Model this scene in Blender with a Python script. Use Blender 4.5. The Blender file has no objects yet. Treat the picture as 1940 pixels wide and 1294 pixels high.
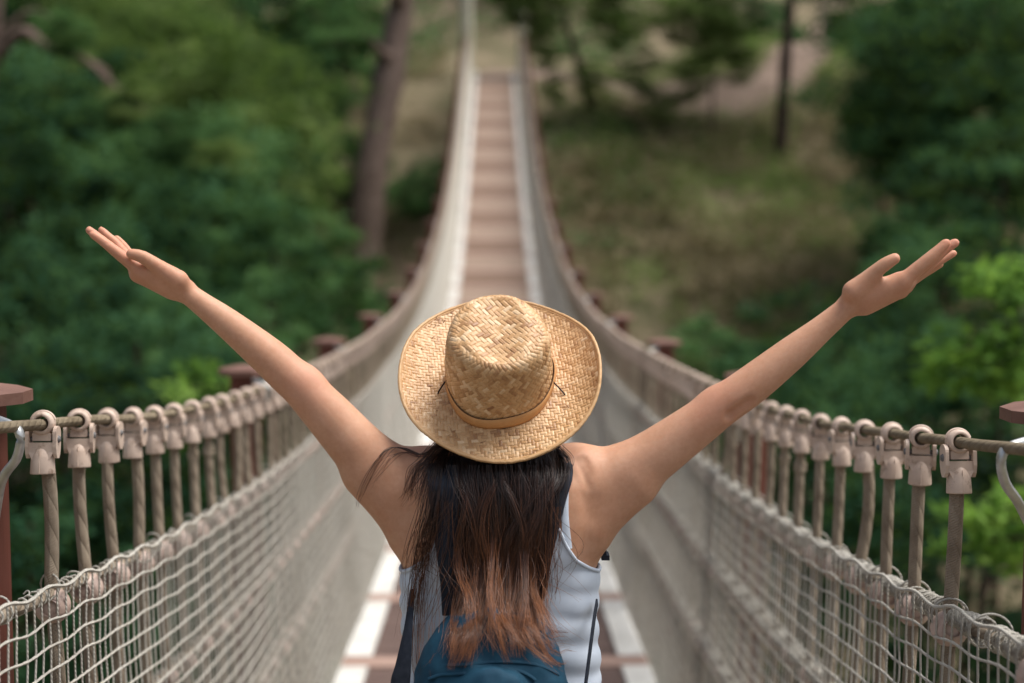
import bpy, math, random
import numpy as np
from mathutils import Matrix, Vector, Euler

rng = np.random.default_rng(7)
random.seed(7)
scn = bpy.context.scene
COL = scn.collection
F = 2694.0                                   # focal length of the photograph in its own pixels (50 mm lens)

# ------------------------------------------------------------------ camera
PITCH = math.atan((647 - 430) / F)
YAW = math.atan((970 - 937) / F)
cam_d = bpy.data.cameras.new('camera')
cam = bpy.data.objects.new('camera', cam_d)
COL.objects.link(cam)
cam.location = (0, 0, 0)
cam.rotation_euler = (math.pi / 2 - PITCH, 0, -YAW)
cam_d.lens = 50.0
cam_d.sensor_width = 36.0
cam_d.clip_start = 0.05
cam_d.clip_end = 600
cam_d.dof.use_dof = True
cam_d.dof.focus_distance = 2.28
cam_d.dof.aperture_fstop = 2.0
cam_d.dof.aperture_blades = 0
scn.camera = cam
_R = np.array(Euler((math.pi / 2 - PITCH, 0, -YAW)).to_matrix())


def P(px, py, Y):
    """world point at depth Y measured from the photograph's pixel"""
    d = _R @ np.array([(px - 970) / F, (647 - py) / F, -1.0])
    return d * (Y / d[1])


# ------------------------------------------------------------------ object helpers
def tag(o, label=None, cat=None, group=None, kind=None):
    if label: o['label'] = label
    if cat: o['category'] = cat
    if group: o['group'] = group
    if kind: o['kind'] = kind
    return o


def empty(name, loc):
    o = bpy.data.objects.new(name, None)
    o.location = loc
    o.empty_display_size = 0.1
    COL.objects.link(o)
    return o


def wmat(o):
    m = Matrix.LocRotScale(o.location, o.rotation_euler, o.scale)
    return (wmat(o.parent) @ o.matrix_parent_inverse @ m) if o.parent else m


def adopt(o, root):
    """child whose own mesh is written in world coordinates"""
    o.parent = root
    o.matrix_parent_inverse = wmat(root).inverted()


def mesh_np(name, V, Fc, uv=None, smooth=True, attr=None, mats=None):
    """Fc: (n,k) int array or list of such arrays"""
    me = bpy.data.meshes.new(name)
    V = np.asarray(V, dtype=np.float32)
    if not isinstance(Fc, (list, tuple)): Fc = [Fc]
    Fc = [np.asarray(f, dtype=np.int32) for f in Fc if len(f)]
    loops = np.concatenate([f.ravel() for f in Fc])
    tot = np.concatenate([np.full(len(f), f.shape[1], dtype=np.int32) for f in Fc])
    start = np.concatenate([[0], np.cumsum(tot)[:-1]]).astype(np.int32)
    me.vertices.add(len(V)); me.vertices.foreach_set('co', V.ravel())
    me.loops.add(len(loops)); me.loops.foreach_set('vertex_index', loops)
    me.polygons.add(len(tot))
    me.polygons.foreach_set('loop_start', start)
    me.polygons.foreach_set('loop_total', tot)
    if uv is not None:
        l = me.uv_layers.new(name='UVMap')
        uv = np.asarray(uv, dtype=np.float32)
        l.data.foreach_set('uv', uv[loops].ravel())
    if attr:
        for k, a in attr.items():
            at = me.attributes.new(k, 'FLOAT', 'POINT')
            at.data.foreach_set('value', np.asarray(a, dtype=np.float32))
    me.update(calc_edges=True)
    me.polygons.foreach_set('use_smooth', np.full(len(tot), smooth))
    me.validate()
    return me


def link(name, me, mat=None, parent=None, world=True):
    o = bpy.data.objects.new(name, me)
    COL.objects.link(o)
    if mat is not None and not me.materials: me.materials.append(mat)
    if parent is not None:
        if world: adopt(o, parent)
        else: o.parent = parent
    return o


class MB:
    """collects tubes, boxes and lathes, then makes ONE mesh"""
    def __init__(s):
        s.V = []; s.Q = []; s.T = []; s.UV = []; s.n = 0

    def add(s, V, Q=None, T=None, uv=None):
        V = np.asarray(V, float).reshape(-1, 3)
        if Q is not None and len(Q): s.Q.append(np.asarray(Q, int) + s.n)
        if T is not None and len(T): s.T.append(np.asarray(T, int) + s.n)
        s.V.append(V)
        s.UV.append(np.zeros((len(V), 2)) if uv is None else np.asarray(uv, float))
        s.n += len(V)
        return s

    def tube(s, pts, r, n=8, cap=True, sq=1.0):
        pts = np.asarray(pts, float)
        m = len(pts)
        r = np.broadcast_to(np.asarray(r, float), (m,))
        t = np.gradient(pts, axis=0)
        t /= np.linalg.norm(t, axis=1)[:, None] + 1e-12
        ref = np.array([0, 0, 1.0]) if abs(t[:, 2]).mean() < .8 else np.array([1.0, 0, 0])
        a = np.cross(t, ref); a /= np.linalg.norm(a, axis=1)[:, None] + 1e-12
        b = np.cross(t, a)
        ang = np.linspace(0, 2 * np.pi, n + 1)
        ca, sa = np.cos(ang), np.sin(ang)
        V = pts[:, None] + r[:, None, None] * (a[:, None] * ca[None, :, None] + b[:, None] * sa[None, :, None] * sq)
        L = np.concatenate([[0], np.cumsum(np.linalg.norm(np.diff(pts, axis=0), axis=1))])
        uv = np.stack([np.broadcast_to(ang / (2 * np.pi), (m, n + 1)), np.broadcast_to(L[:, None], (m, n + 1))], -1)
        i = np.arange(m - 1)[:, None] * (n + 1); j = np.arange(n)[None]
        q = np.stack([i + j, i + j + 1, i + j + n + 2, i + j + n + 1], -1).reshape(-1, 4)
        s.add(V, q, uv=uv.reshape(-1, 2))
        if cap:
            for k, fl in ((0, 1), (m - 1, 0)):
                c = np.concatenate([pts[k][None], V[k, :n]])
                idx = np.arange(n)
                tt = np.stack([np.zeros(n, int), 1 + idx, 1 + (idx + 1) % n], -1)
                if not fl: tt = tt[:, ::-1]
                s.add(c, T=tt)
        return s

    def box(s, c, h, M=None):
        c = np.asarray(c, float); h = np.asarray(h, float)
        g = np.array([[x, y, z] for z in (-1, 1) for y in (-1, 1) for x in (-1, 1)], float) * h
        if M is not None: g = g @ np.asarray(M).T
        q = [[0, 2, 3, 1], [4, 5, 7, 6], [0, 1, 5, 4], [2, 6, 7, 3], [0, 4, 6, 2], [1, 3, 7, 5]]
        return s.hard(g + c, q)

    def hard(s, V, q):
        """faces with their own vertices, so that edges stay sharp"""
        V = np.asarray(V, float)
        for f in q:
            v = V[f]
            if len(f) == 4: s.add(v, Q=[[0, 1, 2, 3]])
            else: s.add(v, T=[[0, i, i + 1] for i in range(1, len(f) - 1)])
        return s

    def prism(s, poly, axis_pts, caps=True):
        """poly (n,3) swept from offset a to offset b"""
        a, b = [np.asarray(x, float) for x in axis_pts]
        poly = np.asarray(poly, float); n = len(poly)
        A = poly + a; B = poly + b
        for i in range(n):
            j = (i + 1) % n
            s.add([A[i], A[j], B[j], B[i]], Q=[[0, 1, 2, 3]])
        if caps:
            for X in (A[::-1], B):
                s.add(X, T=[[0, i, i + 1] for i in range(1, n - 1)])
        return s

    def lathe(s, prof, n=16, origin=(0, 0, 0), M=None):
        prof = np.asarray(prof, float)
        ang = np.linspace(0, 2 * np.pi, n + 1)
        V = np.stack([prof[:, 0, None] * np.cos(ang), prof[:, 0, None] * np.sin(ang), np.broadcast_to(prof[:, 1, None], (len(prof), n + 1))], -1)
        i = np.arange(len(prof) - 1)[:, None] * (n + 1); j = np.arange(n)[None]
        q = np.stack([i + j, i + j + 1, i + j + n + 2, i + j + n + 1], -1).reshape(-1, 4)
        V = V.reshape(-1, 3)
        if M is not None: V = V @ np.asarray(M).T
        return s.add(V + np.asarray(origin), q)

    def mesh(s, name, smooth=True):
        V = np.concatenate(s.V); uv = np.concatenate(s.UV)
        fs = []
        if s.Q: fs.append(np.concatenate(s.Q))
        if s.T: fs.append(np.concatenate(s.T))
        return mesh_np(name, V, fs, uv, smooth)

    def build(s, name, mat, parent=None, smooth=True, world=True):
        return link(name, s.mesh(name, smooth), mat, parent, world)


def spline(K, n):
    """Catmull-Rom through key rows K, n samples"""
    K = np.asarray(K, float)
    m = len(K)
    if m == 2: return K[0] + (K[1] - K[0]) * np.linspace(0, 1, n)[:, None]
    E = np.concatenate([[2 * K[0] - K[1]], K, [2 * K[-1] - K[-2]]])
    t = np.linspace(0, m - 1 - 1e-9, n)
    i = t.astype(int); f = (t - i)[:, None]
    a, b, c, d = E[i], E[i + 1], E[i + 2], E[i + 3]
    return .5 * (2 * b + (c - a) * f + (2 * a - 5 * b + 4 * c - d) * f ** 2 + (3 * b - a - 3 * c + d) * f ** 3)


def vnoise(p, seed=0):
    """smooth value noise, p (...,3)"""
    p = np.asarray(p, float)
    i = np.floor(p).astype(np.int64); f = p - i
    f = f * f * (3 - 2 * f)
    def h(a, b, c):
        x = (a * 374761393 + b * 668265263 + c * 2147483647 + seed * 1274126177) & 0xffffffff
        x = ((x ^ (x >> 13)) * 1274126177) & 0xffffffff
        return ((x ^ (x >> 16)) & 0xffff) / 65535.0
    r = 0
    for dx in (0, 1):
        for dy in (0, 1):
            for dz in (0, 1):
                w = (f[..., 0] if dx else 1 - f[..., 0]) * (f[..., 1] if dy else 1 - f[..., 1]) * (f[..., 2] if dz else 1 - f[..., 2])
                r = r + w * h(i[..., 0] + dx, i[..., 1] + dy, i[..., 2] + dz)
    return r


# ------------------------------------------------------------------ materials
def mat_new(name):
    m = bpy.data.materials.new(name)
    m.use_nodes = True
    nt = m.node_tree
    nt.nodes.clear()
    out = nt.nodes.new('ShaderNodeOutputMaterial')
    return m, nt, out


class NT:
    def __init__(s, nt): s.nt = nt
    def n(s, typ, **kw):
        nd = s.nt.nodes.new('ShaderNode' + typ)
        for k, v in kw.items(): setattr(nd, k, v)
        return nd
    def l(s, a, b): s.nt.links.new(a, b)
    def math(s, op, a, b=None, c=None):
        nd = s.n('Math', operation=op)
        for i, x in enumerate((a, b, c)):
            if x is None: continue
            if isinstance(x, (int, float)): nd.inputs[i].default_value = x
            else: s.l(x, nd.inputs[i])
        return nd.outputs[0]
    def mix(s, fac, a, b, blend='MIX'):
        nd = s.n('Mix', data_type='RGBA', blend_type=blend)
        for i, x in ((0, fac), (6, a), (7, b)):
            if isinstance(x, (int, float)): nd.inputs[i].default_value = x
            elif isinstance(x, tuple): nd.inputs[i].default_value = (*x, 1)
            else: s.l(x, nd.inputs[i])
        return nd.outputs[2]
    def ramp(s, fac, stops):
        nd = s.n('ValToRGB')
        e = nd.color_ramp.elements
        while len(e) > len(stops): e.remove(e[-1])
        while len(e) < len(stops): e.new(1)
        for x, (p, c) in zip(e, stops):
            x.position = p; x.color = (*c, 1)
        s.l(fac, nd.inputs[0])
        return nd.outputs[0]
    def noise(s, scale, detail=3, rough=.55, vec=None, out='Fac'):
        nd = s.n('TexNoise')
        nd.inputs['Scale'].default_value = scale
        nd.inputs['Detail'].default_value = detail
        nd.inputs['Roughness'].default_value = rough
        if vec is not None: s.l(vec, nd.inputs['Vector'])
        return nd.outputs[out]
    def bsdf(s, color, rough=.6, bump=None, bstr=.3, bdist=.002, spec=.5, out=None):
        b = s.n('BsdfPrincipled')
        if isinstance(color, tuple): b.inputs['Base Color'].default_value = (*color, 1)
        else: s.l(color, b.inputs['Base Color'])
        if isinstance(rough, (int, float)): b.inputs['Roughness'].default_value = rough
        else: s.l(rough, b.inputs['Roughness'])
        b.inputs['Specular IOR Level'].default_value = spec
        if bump is not None:
            bp = s.n('Bump'); bp.inputs['Strength'].default_value = bstr; bp.inputs['Distance'].default_value = bdist
            s.l(bump, bp.inputs['Height']); s.l(bp.outputs[0], b.inputs['Normal'])
        if out is not None: s.l(b.outputs[0], out.inputs[0])
        return b


def geo_pos(t): return t.n('NewGeometry').outputs['Position']


def m_plain(name, c1, c2, rough=.6, scale=30, bscale=None, bstr=.2, spec=.4, detail=5, bdist=.002, stain=None):
    m, nt, out = mat_new(name); t = NT(nt)
    va = t.n('VectorMath', operation='ADD')
    t.l(t.n('TexCoord').outputs['Object'], va.inputs[0])
    t.l(t.math('MULTIPLY', t.n('ObjectInfo').outputs['Random'], 37.0), va.inputs[1])
    pos = va.outputs[0]
    f = t.noise(scale, detail, .6, pos)
    c = t.ramp(f, [(.3, c1), (.7, c2)])
    if stain:
        st = t.noise(stain[0], 5, .7, pos)
        c = t.mix(t.ramp(st, [(.56, (0, 0, 0)), (.72, (stain[1],) * 3)]), c, stain[2])
    b = t.noise(bscale or scale * 4, 4, .6, pos)
    t.bsdf(c, rough, b, bstr, bdist, spec, out)
    return m


def m_rope(name, c1, c2, strands=3, pitch=.045, fine=.004, twist_b=1.0, rough=.9, spec=.15):
    """laid rope: strands run as helices along the tube's own uv"""
    m, nt, out = mat_new(name); t = NT(nt)
    uvn = t.n('TexCoord').outputs['UV']
    sp = t.n('SeparateXYZ'); t.l(uvn, sp.inputs[0])
    u, v = sp.outputs[0], sp.outputs[1]
    ph = t.math('ADD', t.math('MULTIPLY', u, strands), t.math('MULTIPLY', v, 1 / pitch * 1.0))
    s1 = t.math('ABSOLUTE', t.math('SINE', t.math('MULTIPLY', ph, math.pi)))
    ph2 = t.math('ADD', t.math('MULTIPLY', u, -strands * 3), t.math('MULTIPLY', v, 1 / fine))
    s2 = t.math('SINE', t.math('MULTIPLY', ph2, 2 * math.pi))
    h = t.math('ADD', t.math('MULTIPLY', t.math('POWER', s1, .6), twist_b), t.math('MULTIPLY', s2, .16))
    pos = t.n('TexCoord').outputs['Object']
    nz = t.noise(700, 3, .7, pos)
    h = t.math('ADD', h, t.math('MULTIPLY', nz, .5))
    big = t.noise(14, 4, .6, pos)
    c = t.ramp(t.math('ADD', t.math('MULTIPLY', big, .7), t.math('MULTIPLY', nz, .3)), [(.32, c1), (.66, c2)])
    t.bsdf(c, rough, h, 1.0, .0045, spec, out)
    return m


def m_leaf(name, c_dark, c_mid, c_light, scale=1.2, transl=.35, objvar=.5):
    m, nt, out = mat_new(name); t = NT(nt)
    pos = geo_pos(t)
    n1 = t.noise(scale, 3, .6, pos)
    n2 = t.noise(scale * 6, 2, .6, pos)
    rnd = t.n('ObjectInfo').outputs['Random']
    cl = t.n('Attribute', attribute_name='clump').outputs['Fac']
    f = t.math('ADD', t.math('MULTIPLY', n1, .65), t.math('MULTIPLY', n2, .35))
    f = t.math('ADD', f, t.math('MULTIPLY', t.math('SUBTRACT', cl, .5), .34))
    f = t.math('ADD', f, t.math('MULTIPLY', t.math('SUBTRACT', rnd, .5), objvar * .3))
    c = t.ramp(f, [(.36, c_dark), (.5, c_mid), (.66, c_light)])
    b = t.n('BsdfPrincipled'); t.l(c, b.inputs['Base Color'])
    b.inputs['Roughness'].default_value = .7; b.inputs['Specular IOR Level'].default_value = .08
    tr = t.n('BsdfTranslucent'); t.l(t.mix(.35, c, (.25, .4, .05)), tr.inputs[0])
    mx = t.n('MixShader'); mx.inputs[0].default_value = transl
    t.l(b.outputs[0], mx.inputs[1]); t.l(tr.outputs[0], mx.inputs[2]); t.l(mx.outputs[0], out.inputs[0])
    return m


M = {}
M['hand_rope'] = m_rope('hand_rope_material', (.19, .145, .09), (.40, .325, .225), 4, .03, .0035, .5)
M['rope'] = m_rope('hanger_rope_material', (.22, .17, .12), (.46, .375, .28), 3, .05, .0045, 1.0)
M['net'] = m_rope('net_cord_material', (.66, .615, .52), (.85, .805, .71), 2, .008, .003, .6)
M['clamp'] = m_plain('clamp_plastic_material', (.50, .375, .295), (.64, .505, .41), .45, 22, 300, .15, .35, stain=(45, .75, (.20, .12, .075)))
M['ball'] = m_plain('ball_plastic_material', (.43, .31, .255), (.56, .425, .36), .42, 18, 250, .15, .4, stain=(38, .6, (.20, .13, .09)))
M['steel'] = m_plain('galvanised_steel_material', (.42, .43, .42), (.6, .61, .6), .45, 40, 300, .1, .5)
M['steel'].node_tree.nodes['Principled BSDF'].inputs['Metallic'].default_value = .8


def m_wood(name, c1, c2, axis=0, stretch=14, rough=.55, grooves=None, bstr=.35):
    m, nt, out = mat_new(name); t = NT(nt)
    pos = t.n('TexCoord').outputs['Object']
    mp = t.n('Mapping')
    sc = [stretch * 4] * 3; sc[axis] = stretch / 5
    mp.inputs['Scale'].default_value = sc
    t.l(pos, mp.inputs[0])
    f = t.noise(1.0, 6, .65, mp.outputs[0])
    f2 = t.noise(3.5, 4, .6, pos)
    k = t.math('ADD', t.math('MULTIPLY', f, .6), t.math('MULTIPLY', f2, .4))
    c = t.ramp(k, [(.3, c1), (.7, c2)])
    h = f
    if grooves:
        sp = t.n('SeparateXYZ'); t.l(pos, sp.inputs[0])
        g = t.math('SINE', t.math('MULTIPLY', sp.outputs[1], 2 * math.pi / grooves))
        h = t.math('ADD', t.math('MULTIPLY', f, .5), g)
    t.bsdf(c, rough, h, bstr, .004, .35, out)
    return m


M['post'] = m_wood('red_stained_post_material', (.095, .026, .017), (.18, .056, .037), 2, 10)
M['cap'] = m_wood('post_cap_material', (.13, .062, .045), (.23, .125, .095), 0, 10)
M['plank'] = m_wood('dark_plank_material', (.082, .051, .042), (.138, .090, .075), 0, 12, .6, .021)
M['plank_pale'] = m_wood('pale_plank_material', (.215, .147, .104), (.32, .232, .172), 0, 12, .6, .021)  # palest brown, on every other panel further along the deck
M['plank_far'] = m_wood('far_plank_material', (.135, .080, .050), (.205, .130, .088), 0, 12, .6, .021)  # lighter brown than the near planks, for panels further along
M['crossbeam'] = m_wood('crossbeam_material', (.25, .155, .120), (.38, .262, .212), 0, 10)
M['edge'] = m_plain('pale_edge_board_material', (.50, .485, .44), (.70, .685, .64), .6, 9, 120, .2, .3, stain=(6, .55, (.34, .31, .26)))
# ------------------------------------------------------------------ the bridge
_zk = np.array([(-4, -1.02), (-2, -1.17), (0, -1.37), (1.2, -1.49), (2.35, -1.615), (3.15, -1.707), (4, -1.777), (5, -1.832), (6, -1.876), (7.4, -1.92),
                (9, -1.94), (11.4, -1.92), (14.7, -1.755), (18, -1.42), (21.5, -.97), (25, -.32), (28.9, .536), (34, 1.85), (39, 3.2), (43, 4.25), (47.5, 5.2), (52, 5.75)])
_ms = np.gradient(_zk[:, 1], _zk[:, 0])


def deck_z(y):
    y = np.asarray(y, float)
    i = np.clip(np.searchsorted(_zk[:, 0], y) - 1, 0, len(_zk) - 2)
    x0, x1 = _zk[i, 0], _zk[i + 1, 0]; h = x1 - x0; t = (y - x0) / h
    return ((2 * t ** 3 - 3 * t ** 2 + 1) * _zk[i, 1] + (t ** 3 - 2 * t ** 2 + t) * h * _ms[i]
            + (-2 * t ** 3 + 3 * t ** 2) * _zk[i + 1, 1] + (t ** 3 - t ** 2) * h * _ms[i + 1])


def half_w(y):
    return .75 + .09 * np.clip((np.asarray(y, float) - 14) / 26, 0, 1)


def hand_z(y, side):
    y = np.asarray(y, float)
    z = deck_z(y) + 1.29
    if side > 0: z = z - .03 * np.clip((7 - y) / 4.5, 0, 1) ** 1.2
    # the rope dips a little between the posts
    z = z - .012 * np.sin(np.pi * ((y - 2.3) / 2.43 % 1.0)) * np.clip((y - 6) / 3, 0, 1)
    return z


END = 47.0
bridge = empty('suspension_bridge', (0, 2.0, float(deck_z(2.0))))
tag(bridge, 'rope suspension bridge with white side nets and a brown plank deck across the wooded gorge', 'bridge')

LEVELS = [.285, .575, .865]          # guard ropes below the hand rope


def net_pt(y, t, side):
    """the side of the bridge: t metres below the hand rope"""
    y = np.asarray(y, float); t = np.asarray(t, float)
    x = half_w(y) - .055 * np.clip(t / 1.25, 0, 1) ** 1.5
    return np.stack([side * x, y + 0 * t, hand_z(y, side) - t], -1)


# --- clamp: an eye round the hand rope, a pin, a fork with two cheeks and a socket
def clamp_mesh():
    b = MB()
    prof = [(.0122, -.0120), (.0140, -.0130), (.0180, -.0112), (.0198, -.0060), (.0203, 0), (.0198, .0060), (.0180, .0112), (.0140, .0130), (.0122, .0120), (.0108, 0), (.0122, -.0120)]
    b.lathe(prof, 24, M=[[1, 0, 0], [0, 0, 1], [0, -1, 0]])
    # raised rib over the eye, foot between the cheeks, pin
    b.tube([(.0205 * math.cos(q), 0, .0205 * math.sin(q)) for q in np.linspace(.3, np.pi - .3, 14)], .0026, 6)
    b.box((0, 0, -.022), (.0150, .0075, .0065))
    b.tube([(-.0285, 0, -.026), (.0285, 0, -.026)], .0042, 10)
    for s in (-1, 1):
        th = np.linspace(0, np.pi, 11)
        poly = [(0, .0135 * math.cos(q), -.0165 + .0125 * math.sin(q)) for q in th]
        poly += [(0, -.0135, -.038), (0, -.0105, -.050), (0, -.005, -.0575), (0, .005, -.0575), (0, .0105, -.050), (0, .0135, -.038)]
        b.prism(poly, ((s * .0228 - .0030, 0, 0), (s * .0228 + .0030, 0, 0)))
        b.lathe([(0, .0036), (.0045, .0031), (.0066, 0)], 12, (s * .0258, 0, -.026), M=[[0, 0, s], [0, 1, 0], [-s, 0, 0]])
    # body under the gap, then the socket, its shoulders running up into the cheeks
    b.box((0, 0, -.0405), (.0200, .0112, .0090))
    V = np.array([(-.0205, -.0118, -.047), (.0205, -.0118, -.047), (.0205, .0118, -.047), (-.0205, .0118, -.047), (-.014, -.0135, -.060), (.014, -.0135, -.060), (.014, .0135, -.060), (-.014, .0135, -.060)])
    b.hard(V, [[0, 4, 5, 1], [1, 5, 6, 2], [2, 6, 7, 3], [3, 7, 4, 0]])
    b.lathe([(.0, -.032), (.006, -.034), (.0125, -.043), (.0165, -.050), (.0188, -.056), (.0202, -.0815), (.0198, -.0835), (.0165, -.0835), (.0125, -.0800)], 20)
    b.tube([(0, -.0172, -.046), (0, -.0203, -.082)], .0008, 5)
    return b.mesh('clamp')


CLAMP = clamp_mesh(); CLAMP.materials.append(M['clamp'])
M['bolt'] = m_plain('dark_bolt_material', (.09, .09, .095), (.2, .19, .18), .5, 200, 600, .2, .5)
CLAMP.materials.append(M['bolt'])
for p_ in CLAMP.polygons:
    if all(abs(CLAMP.vertices[v_].co.x) > .02575 for v_ in p_.vertices) and any(abs(CLAMP.vertices[v_].co.x) > .0262 for v_ in p_.vertices): p_.material_index = 1


def ball_mesh():
    b = MB()
    n = 14
    ph = np.linspace(0, np.pi, n)
    prof = [(max(.0305 * math.sin(q), .0) * (1 - .10 * math.exp(-((q - np.pi / 2) / .10) ** 2)), -.030 * math.cos(q)) for q in ph]
    b.lathe(prof, 20, M=[[0, 0, 1], [0, 1, 0], [-1, 0, 0]])
    # collar where the guard rope leaves the ball
    for s in (-1, 1):
        b.lathe([(.0135, .027), (.0165, .030), (.0165, .026), (.0135, .0335)], 14, M=[[1, 0, 0], [0, 0, s], [0, -s, 0]])
    return b.mesh('rope_ball')


BALL = ball_mesh(); BALL.materials.append(M['ball'])


def hanger_pts(y, side, seed, n=26):
    r = np.random.default_rng(seed)
    t = np.linspace(.070, 1.262, n)
    p = net_pt(np.full(n, y), t, side) - net_pt(np.array([y]), np.array([0.0]), side)
    a, b = r.normal(0, .006, 2)
    w = np.sin(np.pi * np.clip(t / .285, 0, 1)) + .5 * np.sin(np.pi * np.clip((t - .285) / .29, 0, 1))
    p[:, 1] += a * w; p[:, 0] += b * .7 * w
    return p


HS = .193
Y1 = {-1: 2.352, 1: 2.275}
rest = MB(); rest_c = MB(); rest_b = MB()
cv = np.array([v.co[:] for v in CLAMP.vertices])
cl_q = [list(p.vertices) for p in CLAMP.polygons]
cl_q4 = [f for f in cl_q if len(f) == 4]; cl_t3 = [f for f in cl_q if len(f) == 3]
bv = np.array([v.co[:] for v in BALL.vertices]); bq = [list(p.vertices) for p in BALL.polygons]
for side in (-1, 1):
    variants = []
    for k in range(9):
        mb = MB(); mb.tube(hanger_pts(6, side, 40 * k + side + 3), .0108 + .0004 * (k % 3), 10)
        # a frayed collar of tape on a few
        if k in (1, 5):
            p = hanger_pts(6, side, 40 * k + side + 3, 60)
            q = [x for x in p if -.132 < x[2] < -.098]
            mb.tube(np.array(q), .0135 + rng.uniform(-.002, .003, len(q)), 9)
        me = mb.mesh('hanger_rope'); me.materials.append(M['rope']); variants.append(me)
    nh = int((END - 1.5 - Y1[side]) / HS)
    for i in range(-5, nh):
        if i == -1: continue
        y = Y1[side] + i * HS + rng.normal(0, .006)
        top = net_pt(np.array([y]), np.array([0.0]), side)[0]
        rz = rng.normal(0, .16); rx = rng.normal(0, .09)
        if i < 45:
            h = bpy.data.objects.new('hanger_rope', variants[(i * 5 + 2) % 9])
            COL.objects.link(h); h.parent = bridge; h.location = Vector(top) - bridge.location
            c = bpy.data.objects.new('clamp', CLAMP); COL.objects.link(c); c.parent = h
            c.rotation_euler = (rx, 0, rz)
            hp = hanger_pts(6, side, 40 * ((i * 5 + 2) % 9) + side + 3)
            for k, L in enumerate(LEVELS):
                j = np.argmin(abs(hp[:, 2] + L)); loc = hp[j].copy()
                rot = (rng.normal(math.atan(float(deck_z(y + .1) - deck_z(y - .1)) / .2), .08), 0, rng.normal(0, .12))
                if i < 12:
                    bo = bpy.data.objects.new('rope_ball', BALL); COL.objects.link(bo); bo.parent = h
                    bo.location = loc; bo.rotation_euler = rot
                    bo.scale = (1, 1, 1) if k == 0 else (.86, .86, .86)
                else:
                    rest_b.add(bv + top + loc, Q=[f for f in bq if len(f) == 4], T=[f for f in bq if len(f) == 3] or None)
        else:
            rest.tube(net_pt(np.full(4, y), np.linspace(.095, 1.262, 4), side), .011, 5, cap=False)
            Rm = np.array(Euler((rx, 0, rz)).to_matrix())
            rest_c.add(cv @ Rm.T + top, Q=cl_q4, T=cl_t3)
tag(rest.build('hanger_rope', M['rope'], bridge), kind='stuff')
tag(rest_c.build('clamp', M['clamp'], bridge), kind='stuff')
tag(rest_b.build('rope_ball', M['ball'], bridge), kind='stuff')

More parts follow.
